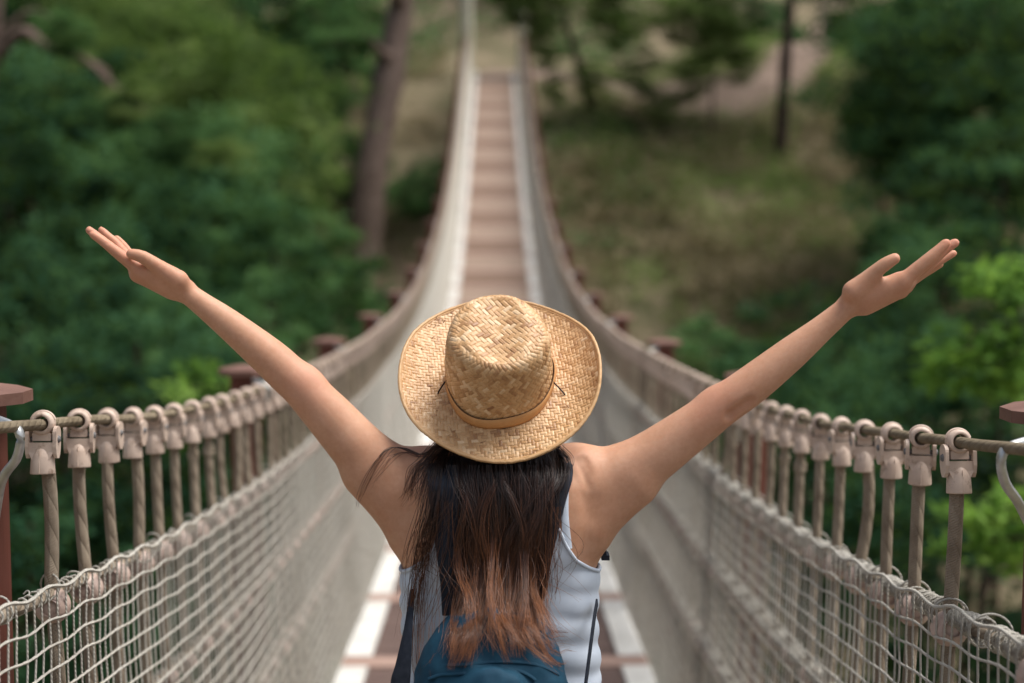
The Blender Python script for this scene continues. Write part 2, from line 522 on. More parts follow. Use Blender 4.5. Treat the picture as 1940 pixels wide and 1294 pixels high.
# --- hand ropes, guard ropes, lacing and nets
for side in (-1, 1):
    y = np.concatenate([np.arange(-3, 12, .05), np.arange(12, END + .3, .15)])
    MB().tube(net_pt(y, 0 * y, side) + np.stack([0 * y, 0 * y, .004 * (vnoise(np.stack([y * 6, 0 * y, 0 * y + side], -1)) - .5)], -1), .0092, 12).build('hand_rope', M['hand_rope'], bridge)
    for k, L in enumerate(LEVELS):
        yy = np.concatenate([np.arange(-3, 12, .05), np.arange(12, END + .3, .2)])
        p = net_pt(yy, 0 * yy + L, side)
        p[:, 2] -= .006 * np.sin(np.pi * ((yy - Y1[side]) / HS % 1.0))
        MB().tube(p, .0098, 8).build('guard_rope', M['rope'], bridge)
        # lacing cord wound round the guard rope, ties the net to it
        lace = MB()
        for (ya, yb, turn, rad) in ((-1.5, 9.0, .036 if side < 0 else .0092, .0105 if side < 0 else .0135), (9.0, 26, .030, .012)):
            yl = np.arange(ya, yb, turn / 10)
            u = (((yl - Y1[side]) / HS + .5) % 1.0 - .5) * HS
            onball = np.exp(-(u / .027) ** 4)
            adv = np.full(len(yl), .1) * (.6 + .8 * vnoise(np.stack([yl * 21, 0 * yl + k, 0 * yl], -1), 3 + side)) * (1 - .80 * onball)
            ph = 2 * np.pi * np.cumsum(adv)
            dens = vnoise(np.stack([yl * 9, 0 * yl + k * 3, 0 * yl + side], -1), 9)
            rr = rad + .004 * vnoise(np.stack([yl * 70, 0 * yl + k, 0 * yl], -1), 5) + (.006 if side > 0 else 0) * dens
            rr = np.maximum(rr * (1 - .35 * onball), np.sqrt(np.clip(.0312 ** 2 - u ** 2, 0, None)) + .0008 * (np.abs(u) < .031))
            c = net_pt(yl, 0 * yl + L, side)
            c[:, 0] += rr * np.cos(ph); c[:, 2] += rr * np.sin(ph)
            lace.tube(c, .0019, 4, cap=False)
        # loose frayed ends
        for q in range(110 if side > 0 else 22):
            ys = Y1[side] + (rng.integers(-4, 33) + rng.uniform(.2, .8)) * HS; b0 = net_pt(np.array([ys]), np.array([L]), side)[0] + np.array([0, 0, .011])
            d = np.array([rng.normal(0, .007), rng.normal(0, .010), abs(rng.normal(.002, .006))])
            e = np.array([rng.normal(0, .006), rng.normal(0, .006), -.006])
            lace.tube(spline([b0, b0 + d * .6, b0 + d + e * .5, b0 + d + e * 1.4], 8), .0014, 4, cap=False)
        lace.build('lacing_cord', M['net'], bridge)
    # the net itself
    T0, T1 = LEVELS[0], 1.262
    rows = np.concatenate([[T0 - .020, T0 + .033], np.arange(T0 + .074, T1, .0405)])

    def net_xyz(y, t, jit=1.0):
        y = np.asarray(y, float); t = np.asarray(t, float)
        q = np.clip((t - T0 + .02) / (T1 - T0), 0, 1)
        yj = y + jit * (.012 * (vnoise(np.stack([y * 11, t * 17, 0 * y], -1), 21 + side) - .5) + .02 * q * (vnoise(np.stack([y * 2.2, t * 3, 0 * y + 4], -1), 2) - .5))
        u = ((y - Y1[side]) / HS + .5) % 1.0 - .5
        tj = t + jit * (.005 * (vnoise(np.stack([y * 7, t * 23, 0 * y + 9], -1), 31 + side) - .5)
                        + (.005 * np.exp(-q * 9)) * np.cos(2 * np.pi * u) + .010 * (vnoise(np.stack([y * 1.7, t * 4, 0 * y], -1), 8 + side) - .5))
        p = net_pt(yj, tj, side)
        p[..., 0] -= side * (.029 * np.clip(1 - q * 6, 0, 1) + .024 * np.clip(q * 6, 0, 1) + .022 * q ** 2 + .018 * (vnoise(np.stack([y * 1.6, t * 2.5, 0 * y], -1), 15) - .5))
        return p
    nb = MB()
    yv = np.arange(-1.6, END - .4, HS / 5)
    for i, y0 in enumerate(yv):
        near = .8 < y0 < 9
        t = np.linspace(T0 - .020, T1, 50 if near else 14)
        yy = np.full(len(t), y0 + rng.normal(0, .003))
        p = net_xyz(yy, t, 1.0)
        nb.tube(p, .0019 if near else .0027, 4 if near else 3, cap=False)
    for k, tr in enumerate(rows):
        y = np.concatenate([np.arange(-1.6, 9, .0129), np.arange(9, END - .4, .12)])
        p = net_xyz(y, np.full(len(y), tr))
        u = ((y - yv[0]) / (HS / 5)) % 1.0
        knot = np.exp(-((np.minimum(u, 1 - u)) / .17) ** 2) * (y < 9)
        nb.tube(p, (.0030 if k == 0 else .0023) + .0011 * knot, 5, cap=False)
    nb.build('side_net', M['net'], bridge)

# --- deck: cross beams, plank panels, pale edge boards
PITCH_D = 1.215


def slab(b, x0, x1, y0, y1, dz0, dz1, n=4):
    yy = np.linspace(y0, y1, n)
    z = deck_z(yy)
    for i in range(n - 1):
        pass
    for i in range(n - 1):
        a, c = yy[i], yy[i + 1]; za, zc = z[i], z[i + 1]
        V = np.array([(x0, a, za + dz0), (x1, a, za + dz0), (x0, c, zc + dz0), (x1, c, zc + dz0), (x0, a, za + dz1), (x1, a, za + dz1), (x0, c, zc + dz1), (x1, c, zc + dz1)])
        q = [[0, 2, 3, 1], [4, 5, 7, 6], [0, 4, 6, 2], [1, 3, 7, 5]]
        if i == 0: q.append([0, 1, 5, 4])
        if i == n - 2: q.append([2, 6, 7, 3])
        b.hard(V, q)


k0 = -5
for k in range(k0, 36):
    yb = 2.35 + PITCH_D * k
    ye = yb + PITCH_D
    if ye > END + .6: break
    # cross beam, its top a little above the planks; the ones at posts reach out to them
    wide = .80 if k % 2 == 0 else .665
    b = MB(); slab(b, -wide, wide, yb - .085, yb + .085, -.14, .012, 2)
    b.build('crossbeam', M['crossbeam'], bridge, smooth=False)
    b = MB()
    nbd = 8
    w = (PITCH_D - .17) / nbd
    for j in range(nbd):
        y0 = yb + .085 + j * w
        dz = rng.normal(0, .0015)
        slab(b, -.536 + rng.normal(0, .002), .536 + rng.normal(0, .002), y0 + .003, y0 + w - .003, -.035 + dz, dz, 2)
    pale = (k % 2 == 1 and k > 8)  # far panels take lighter browns, alternating with a paler one
    b.build('deck_panel', M['plank_pale'] if pale else M['plank_far'] if k > 8 else M['plank'], bridge, smooth=False)
    for s in (-1, 1):
        b = MB(); slab(b, s * .601 - .062, s * .601 + .062, yb + .088, ye - .088, -.03, .016 + rng.normal(0, .002), 3)
        b.build('edge_board', M['edge'], bridge, smooth=False)

# --- posts with caps outside the nets
for side in (-1, 1):
    for k in range(-1, 18):
        y = (2.36 if side < 0 else 2.20) + 2.43 * k
        zt = float(hand_z(y, side)) + .055
        X = side * (.842 + (float(half_w(y)) - .75))
        if k == 0: X = side * (.870 if side < 0 else .893)
        b = MB()
        h = .046
        zb = float(deck_z(y)) - .16
        oct_ = [(-h + .012, -h), (h - .012, -h), (h, -h + .012), (h, h - .012), (h - .012, h), (-h + .012, h), (-h, h - .012), (-h, -h + .012)]
        b.prism([(u_, v_, 0) for u_, v_ in oct_], ((X, y, zb), (X, y, zt - .019)))
        po = b.build('post', M['post'], bridge, smooth=False)
        c = MB()
        g = .086
        gx = .094 if k == 0 else g
        o1 = [(-gx + .045, -g), (gx - .045, -g), (gx, -g + .06), (gx, g - .06), (gx - .045, g), (-gx + .045, g), (-gx, g - .06), (-gx, -g + .06)]
        lo = np.array([(X + a, y + e, zt - .019) for a, e in o1]); mi = np.array([(X + a, y + e, zt) for a, e in o1])
        hi = np.array([(X + a * .35, y + e * .35, zt + .012) for a, e in o1])
        V = np.concatenate([lo, mi, hi]); q = []
        for j in range(8):
            j2 = (j + 1) % 8
            q += [[j, j2, 8 + j2, 8 + j], [8 + j, 8 + j2, 16 + j2, 16 + j]]
        q += [list(range(7, -1, -1)), list(range(16, 24))]
        c.hard(V, q); c.build('post_cap', M['cap'], po, smooth=False)
        if k < 8:
            # bent steel strap that ties the hand rope to the post
            hz = float(hand_z(y, side)); hx = side * float(half_w(y))
            hx = side * float(half_w(y)) + side * .004
            pts = spline([(X - side * .040, y - .075, zt - .030), (hx + side * .012, y - .135, zt - .036), (hx - side * .013, y - .150, hz + .004), (hx - side * .004, y - .140, hz - .035),
                          (hx + side * .03, y - .11, hz - .075), (X - side * .048, y - .046, hz - .16)], 22)
            hk = MB(); hk.tube(pts, .0075, 8); hk.build('steel_hook', M['steel'], po)
# two load cables under the deck
for s in (-1, 1):
    y = np.linspace(-3, END, 90)
    MB().tube(np.stack([0 * y + s * .5, y, deck_z(y) - .165], -1), .02, 8).build('deck_cable', M['steel'], bridge)
# tall end posts on the far bank with a cross bar
M['end_post'] = m_wood('weathered_end_post_material', (.42, .385, .29), (.60, .56, .44), 2, 5)
for s in (-1, 1):
    y = END + .2; zb = float(deck_z(y)) - .4
    b = MB()
    zz = np.linspace(zb, zb + 3.0, 12)
    b.tube(np.stack([0 * zz + s * (.90), 0 * zz + y, zz], -1), (.20 if s < 0 else .16) + .01 * np.sin(zz * 7), 14)
    b.tube([(s * .90, y, zb + 3.0), (s * .90, y, zb + 3.05), (s * .90, y, zb + 3.12)], [.21, .22, .12], 14)
    b.build('end_post', M['end_post'], bridge)
# ------------------------------------------------------------------ the woman: one signed distance field -> one surface
class Field:
    def __init__(s, lo, hi, h):
        s.lo = np.array(lo, float); s.h = h
        s.n = np.ceil((np.array(hi) - s.lo) / h).astype(int) + 1
        s.v = np.full(s.n, .08, np.float32)
        s.ax = [(s.lo[i] + h * np.arange(s.n[i])).astype(np.float32) for i in range(3)]

    def sub(s, lo, hi):
        a = np.clip(np.floor((np.array(lo) - s.lo) / s.h).astype(int), 0, s.n - 1)
        b = np.clip(np.ceil((np.array(hi) - s.lo) / s.h).astype(int) + 1, 1, s.n)
        sl = tuple(slice(x, y) for x, y in zip(a, b))
        X, Y, Z = s.ax[0][sl[0]][:, None, None], s.ax[1][sl[1]][None, :, None], s.ax[2][sl[2]][None, None, :]
        return sl, X, Y, Z

    def join(s, sl, d, k, op='add'):
        a = s.v[sl]
        if op == 'add':
            hh = np.clip(.5 + .5 * (a - d) / k, 0, 1); s.v[sl] = a + (d - a) * hh - k * hh * (1 - hh)
        elif op == 'cut':
            d = -d; hh = np.clip(.5 - .5 * (a - d) / k, 0, 1); s.v[sl] = a + (d - a) * hh + k * hh * (1 - hh)

    def cap(s, a, b, ra, rb, k=.01, op='add', sq=None):
        a = np.asarray(a, np.float32); b = np.asarray(b, np.float32)
        m = max(ra, rb) + 2.5 * k + .012
        sl, X, Y, Z = s.sub(np.minimum(a, b) - m, np.maximum(a, b) + m)
        ab = b - a; L = float(ab @ ab) + 1e-12
        px, py, pz = X - a[0], Y - a[1], Z - a[2]
        t = np.clip((px * ab[0] + py * ab[1] + pz * ab[2]) / L, 0, 1)
        dx, dy, dz = px - t * ab[0], py - t * ab[1], pz - t * ab[2]
        if sq is not None: dy = dy / sq
        d = np.sqrt(dx * dx + dy * dy + dz * dz) - (ra + (rb - ra) * t)
        s.join(sl, d, k, op)

    def chain(s, pts, rad, k=.01, sub=4):
        """a limb: a smooth tapering run of cones, merged without bulges at the joints"""
        K = np.concatenate([np.asarray(pts, float), np.asarray(rad, float)[:, None]], 1)
        K = spline(K, (len(K) - 1) * sub + 1) if sub > 1 else K
        m = K[:, 3].max() + 2.5 * k + .012
        sl, X, Y, Z = s.sub(K[:, :3].min(0) - m, K[:, :3].max(0) + m)
        D_ = None
        for p, q in zip(K[:-1].astype(np.float32), K[1:].astype(np.float32)):
            ab = q[:3] - p[:3]; L = float(ab @ ab) + 1e-12
            px, py, pz_ = X - p[0], Y - p[1], Z - p[2]
            t_ = np.clip((px * ab[0] + py * ab[1] + pz_ * ab[2]) / L, 0, 1)
            d = np.sqrt((px - t_ * ab[0]) ** 2 + (py - t_ * ab[1]) ** 2 + (pz_ - t_ * ab[2]) ** 2) - (p[3] + (q[3] - p[3]) * t_)
            D_ = d if D_ is None else np.minimum(D_, d)
        s.join(sl, D_, k)

    def ell(s, c, r, Rm=None, k=.01, op='add'):
        c = np.asarray(c, np.float32); r = np.asarray(r, np.float32)
        m = r.max() + 2.5 * k + .012
        sl, X, Y, Z = s.sub(c - m, c + m)
        px, py, pz = X - c[0], Y - c[1], Z - c[2]
        if Rm is not None:
            Rm = np.asarray(Rm, np.float32)          # rows = local axes
            px, py, pz = (Rm[0, 0] * px + Rm[0, 1] * py + Rm[0, 2] * pz, Rm[1, 0] * px + Rm[1, 1] * py + Rm[1, 2] * pz, Rm[2, 0] * px + Rm[2, 1] * py + Rm[2, 2] * pz)
        q = np.sqrt((px / r[0]) ** 2 + (py / r[1]) ** 2 + (pz / r[2]) ** 2)
        q2 = np.sqrt((px / r[0] ** 2) ** 2 + (py / r[1] ** 2) ** 2 + (pz / r[2] ** 2) ** 2) + 1e-6
        s.join(sl, q * (q - 1) / q2, k, op)

    def loft(s, zs, cx, cy, a, b, k=.02, pw=2.2):
        """upright trunk: elliptic sections interpolated over z"""
        zs = np.asarray(zs); o = np.argsort(zs)
        zs = zs[o]; f = lambda t: np.asarray(t, float)[o]
        m = .05
        sl, X, Y, Z = s.sub((min(np.array(cx) - np.array(a)) - m, min(np.array(cy) - np.array(b)) - m, zs[0] - m), (max(np.array(cx) + np.array(a)) + m, max(np.array(cy) + np.array(b)) + m, zs[-1] + m))
        z = Z[0, 0]
        CX, CY, A, B = [np.interp(z, zs, f(t)).astype(np.float32)[None, None] for t in (cx, cy, a, b)]
        q = (np.abs((X - CX) / A) ** pw + np.abs((Y - CY) / B) ** pw) ** (1 / pw)
        d = (q - 1) * B
        d = np.maximum(d, np.maximum(Z - zs[-1], zs[0] - Z))
        s.join(sl, d.astype(np.float32), k)

    def surface(s, iso=0.0, smooth=2):
        v = s.v - iso
        ins = (v < 0)
        c = np.zeros(tuple(s.n - 1), np.uint8)
        for dx in (0, 1):
            for dy in (0, 1):
                for dz in (0, 1):
                    c += ins[dx:s.n[0] - 1 + dx, dy:s.n[1] - 1 + dy, dz:s.n[2] - 1 + dz]
        I = np.argwhere((c > 0) & (c < 8))
        idx = np.full(tuple(s.n - 1), -1, np.int32)
        idx[I[:, 0], I[:, 1], I[:, 2]] = np.arange(len(I))
        off = np.array([(x, y, z) for x in (0, 1) for y in (0, 1) for z in (0, 1)])
        cv_ = np.stack([v[I[:, 0] + o[0], I[:, 1] + o[1], I[:, 2] + o[2]] for o in off], 1)
        acc = np.zeros((len(I), 3)); cnt = np.zeros(len(I))
        for i in range(8):
            for j in range(i + 1, 8):
                if np.abs(off[i] - off[j]).sum() != 1: continue
                a, b = cv_[:, i], cv_[:, j]
                m = (a < 0) != (b < 0)
                t = np.where(m, a / np.where(m, a - b, 1), 0)
                acc += np.where(m[:, None], off[i] + t[:, None] * (off[j] - off[i]), 0); cnt += m
        V = (I + acc / cnt[:, None]) * s.h + s.lo
        quads = []
        for ax in range(3):
            o = [0, 1, 2]; o.remove(ax)
            sl0 = [slice(1, -1)] * 3; sl1 = [slice(1, -1)] * 3
            sl0[ax] = slice(0, -1); sl1[ax] = slice(1, None)
            A, B = ins[tuple(sl0)], ins[tuple(sl1)]
            for flip, msk in ((False, A & ~B), (True, ~A & B)):
                E = np.argwhere(msk)
                for t in o: E[:, t] += 1
                if not len(E): continue
                q = []
                for (d1, d2) in ((1, 1), (0, 1), (0, 0), (1, 0)):
                    G = E.copy(); G[:, o[0]] -= d1; G[:, o[1]] -= d2
                    q.append(idx[G[:, 0], G[:, 1], G[:, 2]])
                q = np.stack(q, 1)
                if flip != (ax == 1): q = q[:, ::-1]
                quads.append(q)
        Q = np.concatenate(quads); Q = Q[(Q >= 0).all(1)]
        V = laplace(V, Q, smooth)
        return V, Q


def laplace(V, Q, it, lam=.5):
    if not it: return V
    e = np.concatenate([np.stack([Q[:, i], Q[:, (i + 1) % Q.shape[1]]], 1) for i in range(Q.shape[1])])
    e = np.concatenate([e, e[:, ::-1]])
    deg = np.bincount(e[:, 0], minlength=len(V)) + 1e-9
    for _ in range(it):
        m = np.stack([np.bincount(e[:, 0], V[e[:, 1], c], minlength=len(V)) for c in range(3)], 1) / deg[:, None]
        V = V + lam * (m - V)
    return V


D = 2.262                                   # depth of the woman
S = F / D                                   # photograph pixels per metre there


def pz(py): return float(P(945, py, D)[2])


CXB = float(P(947, 1000, D)[0])
# --- hat frame, used by the head too
T_HAT = math.radians(42)
HO = P(948, 733, 2.285)
HN = np.array([-.035, -math.sin(T_HAT), math.cos(T_HAT)]); HN /= np.linalg.norm(HN)
HF = np.array([.02, math.cos(T_HAT), math.sin(T_HAT)]); HF -= HN * (HF @ HN); HF /= np.linalg.norm(HF)
HR = np.cross(HF, HN)                      # to the right of the wearer

fld = Field((-.72, 2.02, -1.64), (.80, 2.56, .035), .003)
tz = [pz(y) for y in (892, 915, 945, 985, 1030, 1080, 1150, 1220, 1300, 1380, 1440, 1500)]
ta = [.080, .118, .140, .156, .166, .156, .144, .133, .142, .160, .166, .150]
tb = [.045, .066, .082, .094, .100, .100, .092, .088, .093, .103, .108, .095]
tcy = [2.268, 2.272, 2.278, 2.283, 2.286, 2.287, 2.285, 2.283, 2.283, 2.280, 2.280, 2.280]
fld.loft(tz, [CXB] * 12, tcy, ta, tb, .03)
# trapezius, neck, head
C7 = P(945, 872, 2.262)
HC = HO - .018 * HN + .004 * HF
fld.cap(C7 + np.array([0, .012, -.03]), HC - .035 * HN - .012 * HF, .056, .054, .03)
for s, shp in ((-1, (800, 918)), (1, (1098, 912))):
    sh = P(*shp, 2.270)
    fld.cap(C7 + np.array([s * .02, .006, -.012]), sh + np.array([-s * .012, 0, .006]), .040, .040, .035)
    fld.cap(sh, P(945 + s * 130, 1010, 2.270), .058, .045, .04)             # lat
    fld.ell(P(945 + s * 88, 985, 2.208), (.052, .022, .075), None, .03)      # shoulder blade
    fld.ell(P(945 + s * 78, 1075, 2.372), (.058, .045, .055), None, .03)     # chest
HM = np.stack([HR, HF, HN])
fld.ell(HC, (.074, .094, .090), HM, .02)
fld.ell(HC + .040 * HF - .052 * HN, (.058, .058, .062), HM, .03)
fld.ell(HC + .070 * HF - .098 * HN, (.030, .026, .022), HM, .02)
fld.cap(HC + .088 * HF - .012 * HN, HC + .106 * HF - .045 * HN, .008, .012, .012)
for s in (-1, 1):
    fld.cap(HC + .094 * HF - .047 * HN, HC + .090 * HF - .047 * HN + s * .013 * HR, .009, .007, .008)
    fld.ell(HC + .076 * HF - .018 * HN + s * .031 * HR, (.016, .012, .010), HM, .006)
    fld.cap(HC + .085 * HF + .004 * HN + s * .015 * HR, HC + .074 * HF + .004 * HN + s * .046 * HR, .008, .007, .012)
    fld.ell(HC - .005 * HF - .020 * HN + s * .076 * HR, (.010, .020, .032), HM, .006)
fld.cap(HC + .092 * HF - .070 * HN - .018 * HR, HC + .092 * HF - .070 * HN + .018 * HR, .007, .007, .006)
fld.cap(HC + .089 * HF - .079 * HN - .013 * HR, HC + .089 * HF - .079 * HN + .013 * HR, .008, .008, .006)


def limb(st, k):
    fld.chain([P(a[0], a[1], a[2]) for a in st], [a[3] / (F / a[2]) for a in st], k, 3)


limb([(1090, 934, 2.27, 63), (1150, 906, 2.268, 58.5), (1217, 877, 2.264, 53), (1292, 825, 2.258, 45.5), (1362, 773, 2.252, 39.5), (1392, 752, 2.25, 38.5), (1428, 726, 2.25, 37.5),
      (1500, 669, 2.25, 32), (1555, 624, 2.25, 25), (1606, 581, 2.25, 20.5)], .016)
limb([(806, 936, 2.27, 63), (745, 902, 2.268, 59), (690, 860, 2.264, 53), (622, 786, 2.258, 45.5), (574, 736, 2.252, 39.5), (545, 709, 2.25, 38.5), (508, 675, 2.25, 36.5),
      (432, 613, 2.25, 28.5), (388, 580, 2.25, 23), (352, 553, 2.25, 19.5)], .016)
# raised-arm muscle under the arm
fld.cap(P(1120, 985, 2.262), P(1205, 925, 2.256), .042, .030, .03)
fld.cap(P(780, 990, 2.262), P(690, 905, 2.256), .042, .030, .03)
fld.ell(P(1355, 764, 2.262), (.016, .016, .016), None, .03)
fld.ell(P(582, 724, 2.262), (.016, .016, .016), None, .03)
fld.cap(P(1386, 786, 2.225), P(1420, 760, 2.222), .007, .004, .012, 'cut')
fld.cap(P(1096, 872, 2.222), P(1116, 925, 2.205), .004, .002, .008, 'cut')
fld.cap(P(1106, 868, 2.226), P(1122, 905, 2.208), .0035, .002, .008, 'cut')


def hand(wr, palm, fingers, thumb, heel):
    k = .007
    W = P(*wr[:3])
    for m in palm:
        fld.cap(W, P(m[0], m[1], m[2]), .0160, m[3], .006)
    fld.chain([P(*a[:3]) for a in palm], [a[3] for a in palm], k, 2)
    for h in heel:
        fld.cap(P(*h[0][:3]), P(*h[1][:3]), h[0][3] * .96, h[1][3], .013)
    for f in fingers + [thumb]:
        fld.chain([P(*a[:3]) for a in f], [a[3] * (1.0 + .05 * (i % 2)) for i, a in enumerate(f)], .0035, 3)


hand((350, 551, 2.25),
     [(266, 514, 2.232, .0118), (262, 514, 2.252, .012), (264, 518, 2.272, .0118), (270, 523, 2.290, .0108)],
     [[(266, 513, 2.230, .0098), (222, 478, 2.226, .0084), (198, 460, 2.226, .0076), (176, 444, 2.227, .0062)],
      [(262, 512, 2.252, .0098), (216, 474, 2.252, .0085), (192, 454, 2.253, .0076), (169, 436, 2.254, .0062)],
      [(264, 514, 2.276, .0092), (224, 466, 2.280, .0078), (206, 449, 2.281, .0071), (192, 436, 2.282, .0059)],
      [(270, 518, 2.292, .0084), (243, 477, 2.300, .0069), (232, 462, 2.302, .0063), (221, 451, 2.304, .0052)]],
     [(325, 521, 2.230, .0135), (296, 503, 2.222, .0112), (270, 487, 2.214, .0103), (249, 481, 2.212, .0082)],
     [((338, 530, 2.232, .0165), (305, 512, 2.228, .0120)), ((336, 548, 2.285, .0160), (282, 524, 2.288, .0120)), ((325, 548, 2.25, .015), (262, 522, 2.245, .0105))])
hand((1608, 579, 2.25),
     [(1712, 533, 2.232, .0130), (1718, 534, 2.252, .0132), (1714, 541, 2.272, .0128), (1706, 549, 2.290, .0115)],
     [[(1712, 531, 2.230, .0122), (1754, 496, 2.224, .0104), (1775, 477, 2.223, .0092), (1792, 461, 2.223, .0075)],
      [(1720, 530, 2.252, .0110), (1765, 493, 2.250, .0100), (1788, 474, 2.250, .0089), (1809, 460, 2.250, .0072)],
      [(1716, 538, 2.274, .0104), (1760, 507, 2.280, .0086), (1784, 492, 2.282, .0076), (1806, 480, 2.284, .0061)],
      [(1708, 546, 2.292, .0092), (1743, 523, 2.302, .0075), (1764, 511, 2.305, .0067), (1782, 501, 2.307, .0055)]],
     [(1628, 545, 2.230, .0140), (1656, 517, 2.222, .0112), (1678, 500, 2.216, .0108), (1695, 490, 2.214, .0086)],
     [((1617, 552, 2.232, .0185), (1655, 522, 2.226, .0135)), ((1632, 574, 2.285, .0165), (1702, 547, 2.288, .0125)), ((1640, 580, 2.25, .0150), (1705, 552, 2.245, .0110)), ((1640, 560, 2.24, .017), (1700, 535, 2.238, .0135))])
# skin folds where the raised right arm meets the shoulder
for (a, b, c) in (((1100, 880), (1106, 905), (1112, 930)), ((1110, 876), (1117, 900), (1124, 922))):
    for q0, q1 in ((a, b), (b, c)):
        pass
# legs and feet (below the picture's edge)
for s in (-1, 1):
    hip = np.array([CXB + s * .078, 2.285, pz(1430)]); kn = np.array([CXB + s * .085, 2.275, -1.19]); an = np.array([CXB + s * .080, 2.295, -1.525])
    fld.cap(hip, kn, .082, .054, .03); fld.cap(kn, an, .056, .036, .02)
    fld.cap(an + np.array([0, -.02, -.045]), an + np.array([s * .012, .15, -.06]), .030, .022, .02)
V, Q = fld.surface(0, 3)

# skin
m_, nt_, out_ = mat_new('skin_material'); t = NT(nt_)
pos = t.n('TexCoord').outputs['Object']
n1 = t.noise(9, 4, .6, pos); n2 = t.noise(160, 3, .6, pos); n3_ = t.noise(38, 5, .65, pos)
c_ = t.ramp(t.math('ADD', t.math('MULTIPLY', n1, .45), t.math('ADD', t.math('MULTIPLY', n3_, .33), t.math('MULTIPLY', n2, .22))), [(.34, (.47, .235, .135)), (.66, (.61, .350, .230))])
fl_ = t.n('Attribute', attribute_name='flush').outputs['Fac']
c_ = t.mix(fl_, c_, (.58, .245, .165))
b_ = t.bsdf(c_, .55, t.noise(900, 4, .6, pos), .15, .0008, .3, out_)
b_.inputs['Subsurface Weight'].default_value = .3
b_.inputs['Subsurface Radius'].default_value = (1.0, .35, .2)
b_.inputs['Subsurface Scale'].default_value = .008
M['skin'] = m_
person = empty('person', (CXB, 2.28, float(deck_z(2.28)) + .004))
tag(person, 'woman seen from behind, arms spread wide, in white tank top with long brown hair', 'person')
flush = np.zeros(len(V))
for (x, y, r, a) in ((176, 442, .030, .7), (248, 481, .022, .7), (222, 462, .03, .5), (1797, 462, .034, .7), (1694, 490, .022, .75), (1780, 480, .03, .4), (1352, 760, .05, .35), (585, 722, .05, .35),
                     (1712, 545, .03, .4), (255, 522, .03, .4), (1640, 560, .04, .25), (320, 525, .04, .25)):
    p_ = P(x, y, 2.25)
    d_ = np.sqrt((V[:, 0] - p_[0]) ** 2 + .25 * (V[:, 1] - p_[1]) ** 2 + (V[:, 2] - p_[2]) ** 2)
    flush = np.maximum(flush, a * np.exp(-(d_ / r) ** 2))
body = link('body', mesh_np('body', V, Q, attr={'flush': flush}), M['skin'], person)

# ------------------------------------------------------------------ clothes: offset surfaces of the same trunk, cut along clean hems


def clip(V, Fc, g):
    """keep g<0, cutting faces along the zero line; quads are split first"""
    Fc = np.asarray(Fc)
    if Fc.shape[1] == 4: Fc = np.concatenate([Fc[:, [0, 1, 2]], Fc[:, [0, 2, 3]]])
    ins = g < 0
    k = ins[Fc].sum(1)
    out = [Fc[k == 3]]
    VN = list(V); cache = {}

    def cut(a, b):
        key = (min(a, b), max(a, b))
        if key not in cache:
            t_ = g[a] / (g[a] - g[b]); cache[key] = len(VN); VN.append(V[a] + t_ * (V[b] - V[a]))
        return cache[key]
    ex = []; rim = []
    for f in Fc[(k == 1) | (k == 2)]:
        i = [ins[x] for x in f]
        if sum(i) == 1:
            j = i.index(True); a, b, c = f[j], f[(j + 1) % 3], f[(j + 2) % 3]
            p, q = cut(a, b), cut(a, c); ex.append((a, p, q)); rim.append((p, q))
        else:
            j = i.index(False); a, b, c = f[j], f[(j + 1) % 3], f[(j + 2) % 3]
            p, q = cut(a, b), cut(a, c); ex += [(p, b, c), (p, c, q)]; rim.append((q, p))
    if ex: out.append(np.array(ex))
    T_ = np.concatenate(out)
    VN = np.array(VN)
    used = np.unique(T_); mp = np.full(len(VN), -1); mp[used] = np.arange(len(used))
    return VN[used], mp[T_], [(mp[a], mp[b]) for a, b in rim]


def chains(rim):
    nxt = {}
    for a, b in rim: nxt[a] = b
    seen = set(); res = []
    starts = set(nxt) - set(nxt.values())
    for s0 in list(starts) + list(nxt):
        if s0 in seen: continue
        c = [s0]; seen.add(s0); x = s0
        while x in nxt:
            x = nxt[x]
            c.append(x)
            if x in seen: break
            seen.add(x)
        if len(c) > 8: res.append(c)
    return res


def normals(V, T):
    n = np.cross(V[T[:, 1]] - V[T[:, 0]], V[T[:, 2]] - V[T[:, 0]])
    N = np.zeros_like(V)
    for i in range(3): np.add.at(N, T[:, i], n)
    return N / (np.linalg.norm(N, axis=1)[:, None] + 1e-12)


def shell(V, T, rim, th):
    N = normals(V, T)
    n = len(V)
    VV = np.concatenate([V + N * th * .5, V - N * th * .5])
    TT = np.concatenate([T, T[:, ::-1] + n])
    R = np.array([(b, a, a + n, b + n) for a, b in rim]) if rim else np.zeros((0, 4), int)
    return VV, [TT, R]


def dist(k_body=.03):
    f = Field((-.26, 2.08, -.90), (.28, 2.46, -.30), .005)
    f.loft(tz, [CXB] * 12, [c for c in tcy], [min(a, .150) + .004 for a in ta], [b + .002 for b in tb], .03)
    for s in (-1, 1):
        sh = P(945 + s * 150, 915, 2.270)
        f.cap(C7 + np.array([s * .02, .006, -.012]), sh + np.array([-s * .012, 0, .006]), .040, .040, .035)
        f.cap(sh, P(945 + s * 130, 1010, 2.270), .058, .045, .04)
        f.ell(P(945 + s * 88, 985, 2.208), (.052, .022, .075), None, .03)
        f.ell(P(945 + s * 78, 1075, 2.372), (.058, .045, .055), None, .03)
        # the shirt hangs straight from the armpit
        f.cap(P(947 + s * 96, 1110, 2.285), P(947 + s * 96, 1330, 2.283), .066, .074, .03)
    return f


ft = dist()
TV, TQ = ft.surface(.004, 3)
